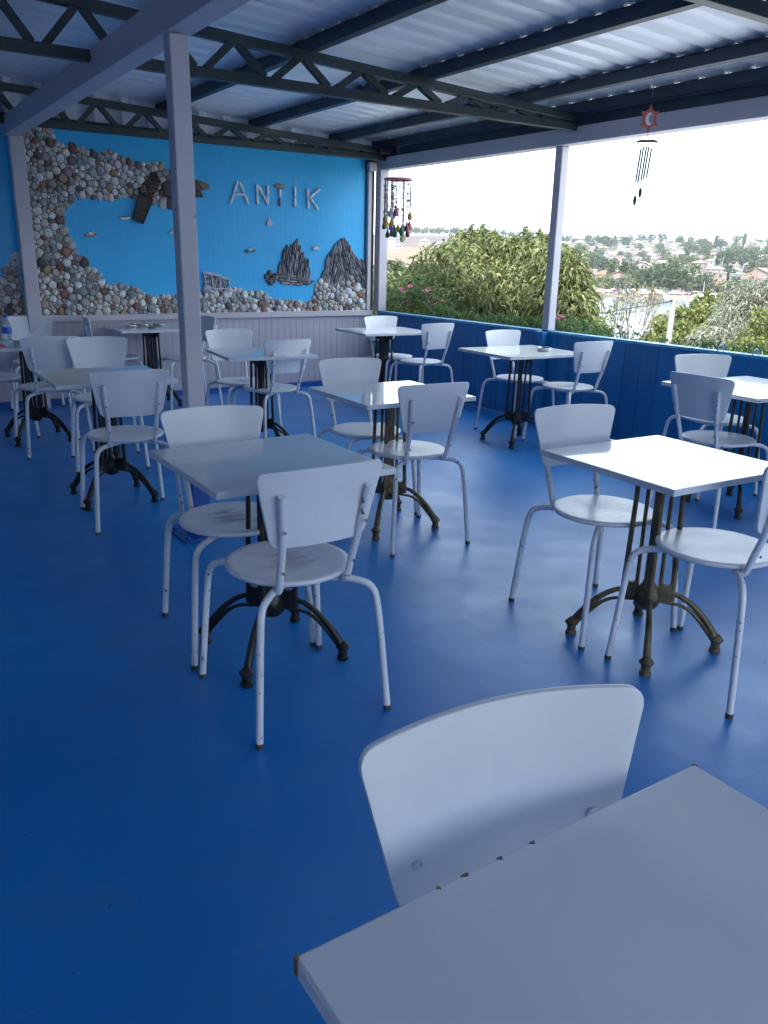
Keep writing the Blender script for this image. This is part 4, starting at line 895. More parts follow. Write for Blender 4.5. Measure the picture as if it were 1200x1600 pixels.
def flowers(t, pts, s_=.035):
    for p in pts:
        mb = MB()
        for k in range(3):
            c_ = Vector(p) + Vector((random.uniform(-.03, .03), random.uniform(-.03, .03), random.uniform(-.02, .02)))
            for j in range(5):
                a = j * math.tau / 5 + k; u = Vector((math.cos(a), math.sin(a) * .6, .5 + .4 * math.sin(a))).normalized(); v_ = u.orthogonal().normalized()
                mb.add([c_, c_ + u * s_ * .7 + v_ * s_ * .4, c_ + u * s_ * 1.1, c_ + u * s_ * .7 - v_ * s_ * .4], [(0, 1, 2, 3)])
        mb.build('blossom', M['petal'], t)
M['petal'] = mat('pink_petal', (.55, .10, .20), (.65, .22, .32), 30, rough=.6, trans=.25)
for lab, lst, fl, seed in (('leafy oleander bush with four pink blossoms below the bead mobile', [(640, 468, 9.9, .26, .24), (655, 485, 9.9, .38, .24), (622, 485, 10.1, .28, .22), (674, 478, 9.7, .18, .22)], [(629, 455), (642, 448), (667, 456), (687, 470)], 5),
                           ('low oleander bush with two magenta blossoms at the foot of the middle post', [(882, 512, 8.0, .2, .12), (900, 520, 8.0, .22, .1)], [(868, 500), (874, 494)], 6)):
    B = blobs_px(lst); p0 = at(lst[0][0], 490, lst[0][2]); t = big_tree(lab, 'oleander_bush', (p0.x, p0.y, -5.3), B, 900 if seed == 5 else 350, .075, .02, OLE, .05, .0, seed=seed, cat='bush')
    dd = lst[0][2] - .3; flowers(t, [at(a, c_, dd) - Vector(t.location) for a, c_ in fl], .036 if seed == 5 else .026)
# planter row right outside the parapet
SUC = [((.05, .10, .03), 4), ((.09, .16, .05), 3), ((.14, .19, .07), 2), ((.07, .10, .07), 2)]
pl = thing('planter_shelf', 'narrow shelf of planting troughs fixed outside the parapet', 'planter', (W + .08, 0, 0))
MB().box(0.002, .30, .6, 7.9, .52, .55).build('shelf', M['under'], pl)
MB().box(.04, .26, .7, 7.8, .551, .74).build('trough', M['base_blue'], pl, bevel=.01)
k = 0
ORD = 'first second third fourth fifth sixth seventh eighth ninth tenth eleventh twelfth thirteenth fourteenth'.split()
for k, (yy, hh, n_) in enumerate(((7.3, .20, 260), (6.9, .14, 240), (6.5, .12, 260), (6.15, .17, 300), (5.8, .15, 300), (5.0, .10, 220), (4.65, .09, 200), (4.2, .08, 200), (3.8, .11, 240), (3.4, .09, 220), (3.05, .13, 260), (2.7, .12, 240), (2.3, .1, 200), (1.9, .12, 200))):
    t = thing('trough_plant', ORD[k] + ' tuft of narrow green leaves from the mural end of the parapet trough', 'plant', (W + .23, yy, .74), 0, 'low plants in the trough outside the parapet')
    P = np.stack([rng.uniform(-.08, .08, n_), rng.uniform(-.2, .2, n_), rng.uniform(0, .10 + hh * .3, n_)], 1); dd = np.stack([rng.normal(0, .5, n_), rng.normal(0, .6, n_), rng.uniform(.3, 1.2, n_)], 1)
    leaves('foliage', P, dd, rng.uniform(.4, 1, n_) * hh * .75, .012, pick(SUC, n_), M['leaf'], t, droop=.1)
# right side trees
G4 = blobs_px([(1062, 505, 24, .55, .35), (1040, 518, 23, .5, .35), (1080, 500, 24, .5, .4), (1098, 486, 25, .45, .3), (1070, 530, 23, .9, .4), (1030, 540, 22, .6, .3), (1112, 505, 24, .6, .5), (1122, 478, 25, .35, .25), (1102, 468, 25, .22, .14), (1140, 468, 25, .2, .14)])
YG = [((.10, .12, .035), 5), ((.145, .16, .05), 4), ((.20, .19, .065), 3), ((.065, .08, .03), 3)]
b0 = at(1060, 520, 24); big_tree('yellow-green acacia right behind the concrete lamp pole', 'acacia_tree', (b0.x, b0.y, gz(b0.x, b0.y)), G4, 4600, .15, .075, YG, .14, .1, shell=.4, seed=7)
G5 = blobs_px([(1158, 490, 19, .55, .55), (1178, 472, 19, .45, .5), (1195, 500, 19, .6, .6), (1140, 510, 18.5, .4, .4), (1115, 532, 18, .5, .3), (1165, 530, 18.5, .8, .4), (1205, 478, 19, .5, .5)])
SIL = [((.17, .175, .14), 5), ((.23, .23, .19), 4), ((.11, .12, .085), 4), ((.30, .29, .25), 2)]
b0 = at(1165, 510, 19); big_tree('silvery grey oleaster tree at the right edge beyond the parapet', 'oleaster_tree', (b0.x, b0.y, gz(b0.x, b0.y)), G5, 9000, .11, .028, SIL, .15, .5, shell=.45, seed=8)
G6 = blobs_px([(1186, 528, 14, .26, .24), (1200, 505, 14, .25, .25), (1165, 548, 13.5, .3, .16), (1200, 550, 13.5, .4, .2)])
b0 = at(1185, 530, 14); big_tree('small yellowish bush in front of the silvery tree at the right edge', 'garden_bush', (b0.x, b0.y, gz(b0.x, b0.y)), G6, 1500, .08, .045, YG, .06, .1, shell=.4, seed=9, cat='bush')
# bare twiggy shrub
b0 = at(978, 530, 17); t = thing('bare_shrub', 'almost leafless twiggy tree standing before the bright water', 'tree', (b0.x, b0.y, b0.z - 2.1))
mb = MB(); R = random.Random(31); tips = []
sidev = Vector((CR.x, CR.y, 0)).normalized()
def grow(p, d, ln, r_, depth):
    if depth == 0 or r_ < .002: tips.append(p); return
    e = p + d * ln; mid_ = p.lerp(e, .5) + sidev * R.uniform(-.04, .04) * ln
    mb.tube([p, mid_, e], [r_, r_ * .85, r_ * .7], 5)
    tips.append(e)
    for _ in range(3 if depth > 2 else 2):
        nd = (d + sidev * R.uniform(-.24, .24) + Vector((R.uniform(-.2, .2), R.uniform(-.2, .2), R.uniform(.1, .4)))).normalized(); grow(e, nd, ln * R.uniform(.5, .8), r_ * .58, depth - 1)
for dx in (-.10, .02, .16): grow(Vector((0, 0, 0)) + sidev * dx * .3, (Vector((0, 0, 1)) + sidev * dx * .35).normalized(), 1.2, .030, 5)
mb.build('trunk', M['bark'], t, angle=70)
tp = np.array([tuple(q) for q in tips if q.z > 1.6]); tp = tp + rng.normal(0, .03, tp.shape)
leaves('crown', tp, rng.normal(size=tp.shape), .07, .03, pick([((.16, .13, .07), 2), ((.10, .12, .05), 2)], len(tp)), M['leaf'], t)
# lamp pole with cable
p1 = at(1053, 466, 20.5); gzp = gz(p1.x, p1.y); t = thing('lamp_pole', 'pale concrete street lamp pole leaning slightly beyond the parapet', 'street lamp', (p1.x, p1.y, gzp))
hh = p1.z - gzp; mb = MB().tube([(-.0, -.0, 0), (.0, .0, hh)], [.085, .062], 12); mb.build('pole', M['concrete'], t)
MB().tube([(0, 0, hh - .05), tuple(-sidev * .06 + Vector((0, 0, hh + .0))), tuple(-sidev * .12 + Vector((0, 0, hh + .04)))], .02, 8, 1).build('arm', M['concrete'], t)
lh = -sidev * .12 + Vector((0, 0, hh + .04)); MB().tube([lh, lh - sidev * .10 + Vector((0, 0, .03)), lh - sidev * .34 + Vector((0, 0, .13))], [.02, .045, .025], 10, 1).build('lamp_head', M['lilac_panel'], t)
MB().box(-.12, .06, -.02, .02, hh - .08, hh - .04).build('insulator_arm', M['dark'], t)
a_ = p1 + Vector((0, 0, -.06)); b_ = at(600, 537, 50); cpts = [a_.lerp(b_, f) + Vector((0, 0, -.12 * 4 * f * (1 - f))) for f in np.linspace(0, 1, 24)]
tag(MB().tube(cpts, .016, 5).build('overhead_cable', M['cable']), 'black overhead cable running left from the lamp pole over the water', 'cable')

# ------------------------------------------------------------------ far shore: houses, trees, cars, boats, people
def house(name, w_, d_, h, wallc, roofc, kind='gable', floors=2, parent=None, detail=True):
    """returns list of (part name, MB, material)"""
    body = MB().col(wallc).box(-w_ / 2, w_ / 2, -d_ / 2, d_ / 2, -4, h)
    parts = [('wall', body, M['stucco'])]
    rf = MB().col(roofc); e = .45
    if kind == 'flat':
        rf.col(roofc).box(-w_ / 2 - .2, w_ / 2 + .2, -d_ / 2 - .2, d_ / 2 + .2, h, h + .3)
    elif kind == 'gable':
        rh = w_ * .22; rf.prism([(-w_ / 2 - e, h), (0, h + rh), (w_ / 2 + e, h), (w_ / 2 + e, h + .2), (0, h + rh + .22), (-w_ / 2 - e, h + .2)], -d_ / 2 - e, d_ / 2 + e)
        body.prism([(-w_ / 2 + .01, h - .01), (w_ / 2 - .01, h - .01), (0, h + rh - .05)], -d_ / 2 + .01, d_ / 2 - .01)
    else:
        rh = min(w_, d_) * .25; a = w_ / 2 + e; b2 = d_ / 2 + e; rl = max(0, (w_ - d_) / 2)
        rf.add([(-a, -b2, h), (a, -b2, h), (a, b2, h), (-a, b2, h), (-rl, 0, h + rh), (rl, 0, h + rh)], [(0, 1, 5, 4), (1, 2, 5), (2, 3, 4, 5), (3, 0, 4), (3, 2, 1, 0)])
    parts.append(('roof', rf, M['stucco']))
    return parts
def windows(w_, d_, h, floors, n, R):
    out_ = []
    for f in range(floors):
        z = h * (f + .35) / floors
        for i in range(n):
            x = -w_ / 2 + w_ * (i + .5) / n
            out_.append((x, -d_ / 2, z))
    return out_
TERRA = [(.24, .13, .10), (.30, .19, .155), (.26, .18, .15), (.36, .28, .25)]
WALLC = [(.40, .36, .34), (.44, .42, .41), (.38, .30, .26), (.38, .27, .25), (.42, .38, .31), (.48, .47, .47)]
RH = random.Random(44)
# front rows, one by one: px, range, width, depth, height, wall, roof, kind, floors, windows per floor, label, balcony
FH = [
 (1063, 352, 10.5, 9, 8.2, (.60, .40, .39), (.50, .34, .33), 'gable', 2, 3, 'pink gabled house with a two-storey balcony, above the dark shore trees', 2),
 (1089, 352, 8, 8, 8.0, (.58, .36, .31), (.62, .55, .52), 'flat', 3, 2, 'salmon three-storey house right beside the pink gabled house', 2),
 (1118, 350, 8.6, 8, 9.0, (.60, .42, .34), (.45, .35, .32), 'flat', 3, 2, 'tall salmon house with a roof terrace behind a broad red-roofed house', 1),
 (1123, 338, 15, 9, 3.6, (.62, .50, .44), (.46, .20, .13), 'hip', 1, 4, 'low broad house with a bright red hip roof near the boats', 0),
 (1149, 340, 12, 9, 3.8, (.60, .52, .48), (.50, .30, .24), 'hip', 1, 3, 'low pale house with a faded pink roof right of the red-roofed house', 0),
 (1166, 372, 12, 9, 8.0, (.40, .42, .46), (.72, .70, .70), 'flat', 2, 3, 'grey house with a white canopy roof on the slope', 1),
 (1180, 345, 10, 9, 7.2, (.60, .52, .50), (.46, .21, .15), 'hip', 2, 3, 'pink-roofed two-storey house near the right edge', 1),
 (1191, 362, 10, 9, 9.5, (.60, .43, .38), (.48, .26, .20), 'gable', 2, 2, 'salmon gabled house higher up near the right edge', 1),
 (1204, 345, 10, 9, 7.5, (.70, .68, .70), (.60, .58, .58), 'flat', 2, 3, 'white flat-roofed house cut by the right edge', 1),
 (968, 356, 13, 9, 6.6, (.62, .45, .42), (.48, .22, .17), 'gable', 2, 3, 'pale pink gabled house with a brown gable above the beach', 1),
 (984, 352, 6, 8, 6.0, (.64, .58, .55), (.35, .22, .18), 'hip', 2, 2, 'narrow cream house joined to the right of the pink gabled house above the beach', 1),
 (935, 358, 17, 9, 3.6, (.60, .50, .30), (.52, .34, .28), 'hip', 1, 5, 'long low yellow house behind the green shore trees', 0),
 (915, 392, 10, 9, 8.0, (.62, .44, .40), (.48, .20, .15), 'hip', 2, 2, 'salmon house with red hip roof left of the long yellow house', 1),
 (892, 400, 15, 9, 6.0, (.50, .55, .50), (.55, .42, .38), 'flat', 2, 4, 'grey-green block with dark windows right beside the middle post', 1),
 (957, 430, 22, 10, 5.5, (.64, .60, .50), (.50, .24, .15), 'hip', 1, 5, 'long house with a bright orange roof halfway up the slope', 0),
 (1005, 450, 15, 10, 9.5, (.64, .52, .55), (.66, .60, .58), 'gable', 2, 3, 'pale pink house with a whitish roof halfway up the slope', 1),
 (884, 378, 15, 8, 2.8, (.48, .46, .45), (.70, .69, .70), 'flat', 1, 2, 'low shed with a long white roof beside the middle post', 0),
]
def place_house(px, d, w_, dp, h, wc, rc, kind, fl, nw, lab, balc):
    wc = tuple(c_ * .62 for c_ in wc); rc = tuple(c_ * .62 for c_ in rc); w_ *= .74; dp *= .8; h *= .82
    p = onhill(px, d); az = math.atan2(p.x, p.y); rz = -az + rad(RH.uniform(-22, 22))
    t = thing('house', lab, 'house', p, rz, 'houses on the far shore')
    for nm, mb_, m_ in house('h', w_, dp, h, wc, rc, kind, fl): mb_.build(nm, m_, t, angle=20)
    for (x, y, z) in windows(w_, dp, h, fl, nw, RH):
        ww = min(1.5, w_ / nw * .5); wh = min(1.5, h / fl * .5)
        o = MB().col((.75, .74, .74)).box(x - ww / 2 - .1, x + ww / 2 + .1, y - .07, y + .02, z - .1, z + wh + .1).build('window', M['stucco'], t)
        MB().box(x - ww / 2, x + ww / 2, y - .10, y - .075, z, z + wh).build('pane', M['glass_dark'], o)
    for k in range(balc):
        z = h * (k + 1) / (fl) - h / fl * .98 if fl > 1 else .3; z = h / fl * (k + (1 if balc < fl else 0)) + .1
        o = MB().col(tuple(min(.7, c_ * 1.1) for c_ in wc)).box(-w_ * .40, w_ * .3, -dp / 2 - 1.4, -dp / 2 - .003, z, z + .2).build('balcony', M['stucco'], t)
        MB().col((.6, .5, .48)).box(-w_ * .40, w_ * .3, -dp / 2 - 1.4, -dp / 2 - 1.3, z + .2, z + 1.0).build('railing', M['stucco'], o)
    return t
for a in FH: place_house(*a)
# smaller houses scattered over the slope
protos = []
for k, (w_, dp, h, kind) in enumerate(((10, 8, 5.5, 'hip'), (9, 9, 6.5, 'gable'), (13, 8, 4.5, 'gable'), (9, 8, 7.5, 'flat'), (8, 8, 4.0, 'hip'), (14, 9, 6.5, 'hip'))):
    for c_ in range(3):
        wc = WALLC[(k + c_ * 2) % 6]; rc = TERRA[(k + c_) % 4] if kind != 'flat' else (.62, .58, .56)
        if c_ == 2 and kind != 'flat': rc = (.38, .36, .36)
        mb_ = MB()
        for nm, q, m_ in house('h', w_, dp, h, wc, rc, kind): o_ = len(mb_.v); mb_.v += q.v; mb_.f += [tuple(i + o_ for i in f) for f in q.f]; mb_.c += q.c
        mb_.col((.10, .10, .12))
        for (x, y, z) in windows(w_, dp, h, 2, 3, RH): mb_.box(x - .7, x + .7, y - .06, y + .01, z, z + 1.3)
        rn = 'red' if (c_ != 2 and kind != 'flat') else 'pale'
        protos.append((mb_, rn, kind, ['beige', 'white', 'tan', 'pink', 'cream', 'light grey'][(k + c_ * 2) % 6]))
DESC = {('red', 'hip'): 'small far house with a red hip roof among the hillside trees', ('red', 'gable'): 'small far house with a red gable roof among the hillside trees',
        ('pale', 'hip'): 'small far house with a pale grey hip roof among the hillside trees', ('pale', 'gable'): 'small far house with a pale grey gable roof among the hillside trees', ('pale', 'flat'): 'small far flat-roofed house among the hillside trees'}
pobj = [None] * len(protos); spots = []
def far_house(px, d, k=None, s_=1.0):
    p = onhill(px, d)
    for q in spots:
        if (q - p).length < 11: return
    spots.append(p); k = RH.randrange(len(protos)) if k is None else k; mb_, rn, kd, wn = protos[k]; az = math.atan2(p.x, p.y)
    if pobj[k] is None: pobj[k] = mb_.build('house', M['stucco'], angle=20); o = pobj[k]
    else: o = pobj[k].copy(); COL.objects.link(o)
    o.location = p; o.rotation_euler = (0, 0, -az + rad(RH.uniform(-60, 60))); o.scale = (s_, s_, s_)
    tag(o, DESC[(rn, kd)].replace('small far', 'small far ' + wn), 'house', 'small houses on the far hillside: ' + wn + ', ' + rn + ' ' + kd)
for _ in range(250):
    px = RH.uniform(862, 1230); u = RH.random(); d = 395 + 560 * u ** .8
    if px < 920 and d > 760 and RH.random() < .5: continue
    far_house(px, d, s_=RH.uniform(.55, .85))
for px, d in ((595, 640), (604, 650), (690, 640), (700, 655), (712, 640), (708, 660), (662, 700), (655, 690), (610, 720), (686, 648), (838, 900), (850, 910), (860, 880), (617, 660)): far_house(px, d, RH.choice([2, 9, 10, 11, 5]), .8)
t = place_house(637, 300, 14, 9, 3.2, (.42, .44, .48), (.08, .09, .11), 'flat', 1, 4, 'long dark flat-roofed shed with white windows left of the fruit tree', 0)

def crown_mesh(seed, n, r_, h, pal, leaf=.5):
    global rng
    rng = np.random.default_rng(seed); R = random.Random(seed)
    bl = [(R.uniform(-.4, .4) * r_, R.uniform(-.4, .4) * r_, h * R.uniform(.5, .85), r_ * R.uniform(.45, .7), r_ * R.uniform(.45, .7), h * R.uniform(.22, .34)) for _ in range(6)]
    P, U_ = blob_points(bl, n, .55); cols = pick(pal, n, .22)
    return P, U_ + rng.normal(size=(n, 3)) * .8, cols, bl
def far_tree_proto(seed, r_, h, pal, n=420, leaf=.8):
    t = bpy.data.objects.new('tree', None); COL.objects.link(t)
    P, d, c_, bl = crown_mesh(seed, n, r_, h, pal); leaves('crown', P, d, leaf, leaf * .75, c_, M['far_leaf'], t, droop=.1)
    mb = MB(); limbs(mb, (0, 0, -1), [b_[:3] for b_ in bl[:4]], r_ * .07, seed); mb.build('trunk', M['bark'], t); return t
DG = [((.030, .050, .022), 4), ((.050, .075, .032), 4), ((.075, .10, .045), 2)]; MG = [((.06, .085, .03), 4), ((.09, .115, .045), 3), ((.12, .14, .06), 2)]; OL = [((.10, .11, .075), 4), ((.15, .155, .11), 3)]
TP = [('dark evergreen tree', far_tree_proto(101, 4.2, 7.5, DG)), ('dark evergreen tree', far_tree_proto(102, 3.4, 8.5, DG)), ('mid green tree', far_tree_proto(103, 3.8, 6.5, MG)),
      ('mid green tree', far_tree_proto(104, 3.0, 6.0, MG)), ('grey olive tree', far_tree_proto(105, 3.0, 5.0, OL)), ('tall narrow cypress', far_tree_proto(106, 1.3, 8.5, DG, 260))]
used_t = set()
def far_tree(px, d, k, s_=1.0, where='on the far hillside', dz=0, lab=None):
    p = onhill(px, d); nm, pr = TP[k]; l_ = lab or (nm + ' ' + where)
    sc = (s_ * RH.uniform(.9, 1.15), s_ * RH.uniform(.9, 1.15), s_ * RH.uniform(.9, 1.1))
    if k not in used_t: used_t.add(k); o = pr; o.location = p; o.rotation_euler = (0, 0, RH.uniform(0, 6)); o.scale = sc; tag(o, l_, 'tree', nm + 's ' + where)
    else: o = dup(pr, p, RH.uniform(0, 6), l_, nm + 's ' + where, sc)
    o['category'] = 'tree'; return o
SH = 'in the row along the far beach'
for px, d, k, s_ in ((925, 326, 2, .95), (905, 322, 2, .8), (942, 328, 2, .9), (956, 330, 3, 1.0), (1012, 330, 0, 1.15), (1024, 332, 0, 1.1), (1035, 328, 0, 1.2), (1046, 331, 0, 1.25), (1058, 329, 0, 1.2), (1069, 331, 0, 1.1), (1000, 334, 1, 1.0), (990, 334, 0, .9),
                     (1080, 328, 3, .7), (1098, 332, 1, .9), (1108, 330, 0, .85), (1140, 326, 2, .8), (1158, 328, 1, .8), (1170, 330, 2, .9), (915, 330, 3, 1.0), (888, 335, 2, 1.0), (1185, 322, 3, .8), (1130, 330, 3, .6), (1196, 330, 2, .8)): far_tree(px, d, k, s_, SH)
far_tree(975, 312, 4, 1.2, lab='grey olive tree standing alone on the far beach')
for _ in range(130):
    u = RH.random(); px = RH.uniform(862, 1225); d = 350 + 640 * u ** .8; far_tree(px, d, RH.choice([0, 0, 1, 2, 2, 3, 4, 5]), RH.uniform(.9, 1.7) * (.85 if d < 450 else 1.0))
for _ in range(20): far_tree(RH.uniform(985, 1060), RH.uniform(345, 520), RH.choice([0, 2, 2, 3]), RH.uniform(.8, 1.1))
for px in np.linspace(606, 712, 20): far_tree(px + RH.uniform(-3, 3), RH.uniform(1000, 1060), RH.choice([0, 0, 2]), RH.uniform(1.0, 1.7), 'on the skyline of the left hill')
for px in np.linspace(715, 980, 32): far_tree(px + RH.uniform(-4, 4), RH.uniform(940, 1010), RH.choice([0, 0, 2, 1]), RH.uniform(.8, 1.5), 'on the skyline behind the middle post')
for _ in range(18): far_tree(RH.uniform(590, 760), RH.uniform(200, 330), RH.choice([2, 4, 3, 0]), RH.uniform(.6, 1.0), 'on the near fields at left')

# cars, boats, sunshades and people
def car_mb(c_):
    m_ = MB().col(c_); prof = [(-2.1, .35), (-2.15, .75), (-1.9, .95), (-1.3, 1.0), (-.8, 1.42), (.75, 1.45), (1.35, 1.0), (2.0, .88), (2.15, .6), (2.1, .35)]
    m_.prism(prof, -.85, .85)
    m_.col((.05, .06, .07)).prism([(-1.15, 1.0), (-.76, 1.36), (.70, 1.38), (1.15, 1.0)], -.87, .87)
    for x in (-1.35, 1.35):
        for s_ in (-1, 1): m_.col((.02, .02, .02)).add([(x + .33 * math.cos(a), s_ * .88 + q, .33 + .33 * math.sin(a)) for q in (-.1, .1) for a in np.linspace(0, math.tau, 13)[:-1]], [tuple(range(12))[::-1], tuple(range(12, 24))] + [(i, (i + 1) % 12, 12 + (i + 1) % 12, 12 + i) for i in range(12)])
    return m_
def multi(mbs, name, spots_, label, cat, group, m_, zoff=0, rot=None, at_water=False, sc=(1, 1)):
    objs = [None] * len(mbs)
    for i, (px, d) in enumerate(spots_):
        k = i % len(mbs); p = onhill(px, d); 
        if at_water: p.z = WZ
        if objs[k] is None: objs[k] = mbs[k].build(name, m_, angle=30); o = objs[k]
        else: o = objs[k].copy(); COL.objects.link(o)
        o.location = p + Vector((0, 0, zoff)); az = math.atan2(p.x, p.y); o.rotation_euler = (0, 0, -az + (RH.uniform(0, 6.28) if rot is None else rad(rot + RH.uniform(-15, 15)))); s_ = RH.uniform(*sc); o.scale = (s_,) * 3
        tag(o, label[k] if isinstance(label, (list, tuple)) else label, cat, group + (' (%d)' % k if isinstance(label, (list, tuple)) else ''))
multi([car_mb((.7, .7, .72)), car_mb((.3, .32, .35)), car_mb((.06, .08, .15))], 'parked_car', [(x, 324 + RH.uniform(-1.5, 1.5)) for x in (922, 931, 938, 945, 958, 966, 982, 992, 1000, 1008, 1017, 1026, 1034, 1043, 1052, 1061, 1070, 1084, 1093, 1102)],
      ['white car parked under the far beach trees', 'grey car parked under the far beach trees', 'dark blue car parked under the far beach trees'], 'car', 'cars parked behind the far beach', M['vpaint'], rot=5)
def boat_mb(c_, L_=6.5, cab=True, mast=False):
    m_ = MB(); secs = []
    for f in np.linspace(0, 1, 7):
        x = -L_ / 2 + L_ * f; bw = 1.1 * (1 - max(0, f - .45) ** 2 * 3.2); secs.append((x, max(.03, bw), .9 + .35 * f * f))
    vs = []
    for x, bw, hz in secs: vs += [(x, 0, -.3), (x, -bw * .75, 0), (x, -bw, hz), (x, -bw * .85, hz - .1), (x, bw * .85, hz - .1), (x, bw, hz), (x, bw * .75, 0)]
    fs = [(i * 7 + j, i * 7 + (j + 1) % 7, (i + 1) * 7 + (j + 1) % 7, (i + 1) * 7 + j) for i in range(6) for j in range(7)] + [tuple(range(7))[::-1], tuple(range(42, 49))]
    m_.col(c_).add(vs, fs)
    if cab: m_.col((.68, .68, .7)).prism([(-.9, .85), (-.8, 1.95), (.7, 1.95), (1.3, .95)], -.7, .7); m_.col((.06, .08, .1)).prism([(-.7, 1.35), (-.68, 1.75), (.78, 1.75), (1.0, 1.35)], -.72, .72)
    if mast: m_.col((.6, .6, .6)).tube([(0, 0, .8), (0, 0, 6)], .05, 5)
    return m_
multi([boat_mb((.7, .69, .7)), boat_mb((.66, .66, .7), 8), boat_mb((.12, .2, .3), 5.5, False), boat_mb((.7, .69, .7), 7, True, False), boat_mb((.5, .5, .52), 6), boat_mb((.66, .6, .5), 5, False), boat_mb((.6, .1, .08), 5, False), boat_mb((.7, .69, .7), 7, True, True)], 'moored_boat',
      [(x, d) for x, d in ((1092, 304), (1101, 300), (1108, 306), (1115, 302), (1121, 308), (1127, 301), (1133, 306), (1139, 299), (1145, 305), (1150, 300), (1156, 306), (1162, 300), (1118, 296), (1148, 294), (1136, 293), (1105, 292), (1168, 304), (1112, 311), (1130, 312), (1142, 311), (1152, 312), (1160, 311))],
      ['white cabin boat moored off the far beach at right', 'large white cabin boat moored off the far beach at right', 'dark open boat moored off the far beach at right', 'white half-decked boat moored off the far beach at right', 'grey cabin boat moored off the far beach at right', 'cream open boat moored off the far beach at right', 'red open boat moored off the far beach at right', 'white sailing boat with bare mast moored off the far beach at right'], 'boat', 'boats moored off the far beach', M['vpaint'], at_water=True, zoff=.1)
def sunshade_mb(c_):
    m_ = MB().col((.5, .5, .5)).tube([(0, 0, 0), (0, 0, 2.3)], .04, 6); m_.col(c_).lathe([(1.4, 1.85), (1.38, 1.9), (.7, 2.2), (0, 2.4)], 10, ); return m_
multi([sunshade_mb((.6, .12, .10)), sunshade_mb((.12, .25, .55)), sunshade_mb((.65, .6, .5))], 'beach_umbrella', [(x, 309 + RH.uniform(-3, 3)) for x in (921, 928, 934, 943, 949, 956, 963, 986, 994, 1003, 1011, 1019, 1028, 1037)],
      ['red sunshade on the far beach', 'blue sunshade on the far beach', 'cream sunshade on the far beach'], 'umbrella', 'sunshades on the far beach', M['vpaint'])
def person_mesh(name, joints, edges, radii, skin, clothes):
    me = bpy.data.meshes.new(name); me.from_pydata(joints, edges, []); o = bpy.data.objects.new(name, me); COL.objects.link(o)
    md = o.modifiers.new('skin', 'SKIN'); sl = me.skin_vertices[0].data
    for i, r_ in enumerate(radii): sl[i].radius = (r_, r_)
    sl[0].use_root = True; o.modifiers.new('sub', 'SUBSURF').levels = 1
    dg = C.evaluated_depsgraph_get(); ev = o.evaluated_get(dg); m2 = bpy.data.meshes.new_from_object(ev); bpy.data.objects.remove(o)
    at_ = m2.attributes.get('Col') or m2.attributes.new('Col', 'FLOAT_COLOR', 'POINT')
    for i, v in enumerate(m2.vertices):
        z = v.co.z; c_ = clothes if .62 < z < 1.02 else ((.05, .035, .03) if z > 1.66 or (z > 1.52 and v.co.y > .02) else skin); at_.data[i].color = (*c_, 1)
    m2.materials.clear(); m2.materials.append(M['vpaint'])
    for p in m2.polygons: p.use_smooth = True
    return m2
def figure(arm, leg, skin, clothes):
    J = [(0, 0, .95), (0, 0, 1.15), (0, 0, 1.36), (0, 0, 1.48), (0, -.01, 1.60), (0, 0, 1.70)]; E = [(0, 1), (1, 2), (2, 3), (3, 4), (4, 5)]; Rr = [.13, .12, .135, .055, .095, .07]
    for s_ in (-1, 1):
        k = len(J); J += [(s_ * .18, 0, 1.38), (s_ * (.24 + arm * .1), -.03 - arm * .12, 1.12 + arm * .12), (s_ * (.25 + arm * .05), -.10 - arm * .25, .90 + arm * .35), (s_ * (.25 + arm * .04), -.13 - arm * .3, .82 + arm * .4)]
        E += [(2, k), (k, k + 1), (k + 1, k + 2), (k + 2, k + 3)]; Rr += [.06, .045, .035, .03]
        k = len(J); J += [(s_ * .10, 0, .86), (s_ * .11, s_ * leg * .12 - .02, .48), (s_ * .11, s_ * leg * .28, .08), (s_ * .12, s_ * leg * .28 - .14, .04)]
        E += [(0, k), (k, k + 1), (k + 1, k + 2), (k + 2, k + 3)]; Rr += [.095, .062, .042, .035]
    return person_mesh('person', J, E, Rr, skin, clothes)
PM = [figure(0, .2, (.38, .22, .15), (.5, .06, .08)), figure(.7, .6, (.34, .19, .13), (.05, .12, .4)), figure(.3, 1.0, (.42, .26, .18), (.06, .06, .07))]
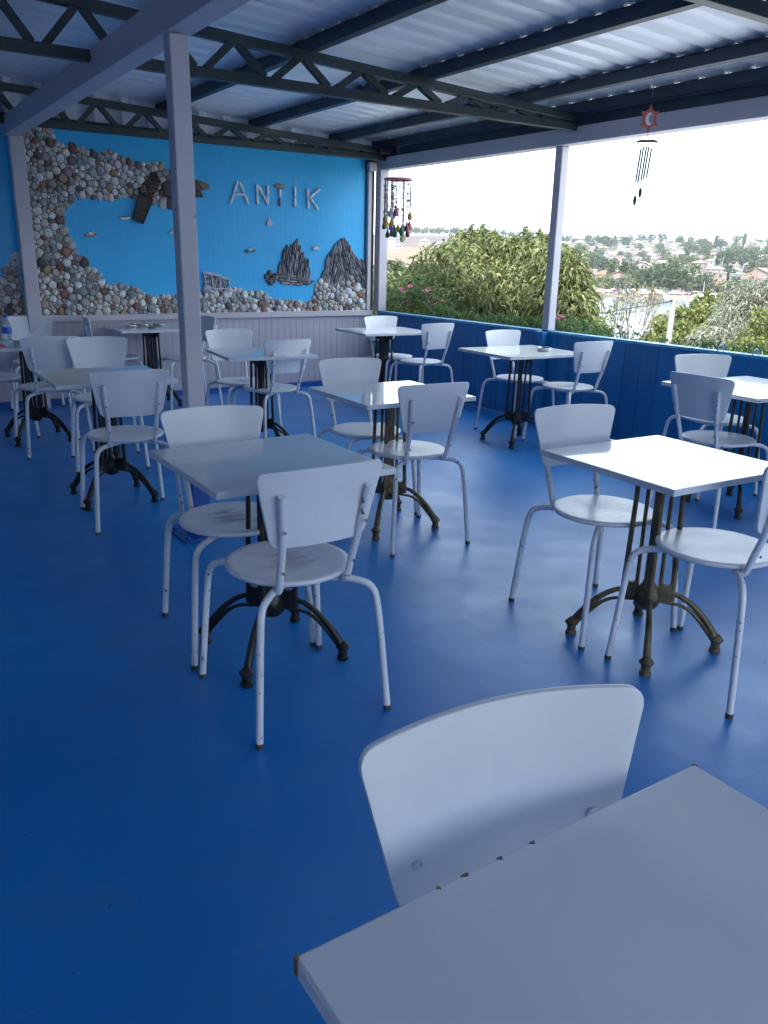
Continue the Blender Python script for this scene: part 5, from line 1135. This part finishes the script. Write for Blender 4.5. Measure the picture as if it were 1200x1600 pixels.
def people(spots_, labs, grp, dz=0, water=False, sc=1.0):
    for i, (px, d) in enumerate(spots_):
        o = bpy.data.objects.new('person', PM[i % 3]); COL.objects.link(o); p = onhill(px, d)
        if water: p.z = WZ
        o.location = p + Vector((0, 0, dz if not isinstance(dz, (list, tuple)) else dz[i])); o.rotation_euler.z = RH.uniform(0, 6); o.scale = (sc,) * 3
        tag(o, labs[i % len(labs)] if len(labs) != len(spots_) else labs[i], 'person', grp if len(labs) == 1 else grp + ' (%d)' % (i % 3))
people([(RH.uniform(915, 1085), RH.uniform(303, 318)) for _ in range(36)], ['person in red swimwear on the far beach', 'person in blue swimwear with arms forward on the far beach', 'person in black swimwear walking on the far beach'], 'bathers on the far beach')
people([(950, 128), (956, 126), (944, 130)], ['bather in red standing waist deep nearest in the water', 'taller-standing bather in blue beside the nearest bathers', 'bather in black left of the nearest pair in the water'], 'bathers near', dz=[-.75, -.55, -.95], water=True)
people([(RH.uniform(905, 1080), RH.uniform(215, 292)) for _ in range(22)], ['distant swimmer with only head and shoulders above the water'], 'distant swimmers in the bay', dz=-1.3, water=True)
for px, d, h_ in ((1129, 372, 13), (1017, 380, 9), (1078, 372, 9), (1100, 330, 8)):
    p = onhill(px, d); tag(MB().tube([(0, 0, -1), (0, 0, h_)], [.16, .1], 6).tube([(0, 0, h_ - .3), (1.1, 0, h_)], .06, 5).build('utility_pole', M['concrete'], None, loc=p), {1129: 'tall thin pole rising behind the red-roofed house', 1017: 'thin pole above the dark shore trees', 1078: 'thin pole just left of the salmon three-storey house', 1100: 'short pole by the moored boats'}[px], 'pole', 'thin poles on the far shore')

# ------------------------------------------------------------------ haze
hz = MB().box(-400, 3200, -400, 3200, -16, 90).build('haze', bpy.data.materials.new('haze_air')); tag(hz, kind='stuff')
hm = hz.data.materials[0]; hm.use_nodes = True; hn = hm.node_tree; hn.nodes.clear()
ho = nn('ShaderNodeOutputMaterial', hn); hv = nn('ShaderNodeVolumePrincipled', hn); hv.inputs['Color'].default_value = (.92, .93, 1, 1); hv.inputs['Density'].default_value = .00015; hv.inputs['Anisotropy'].default_value = .2
hn.links.new(hv.outputs[0], ho.inputs['Volume'])
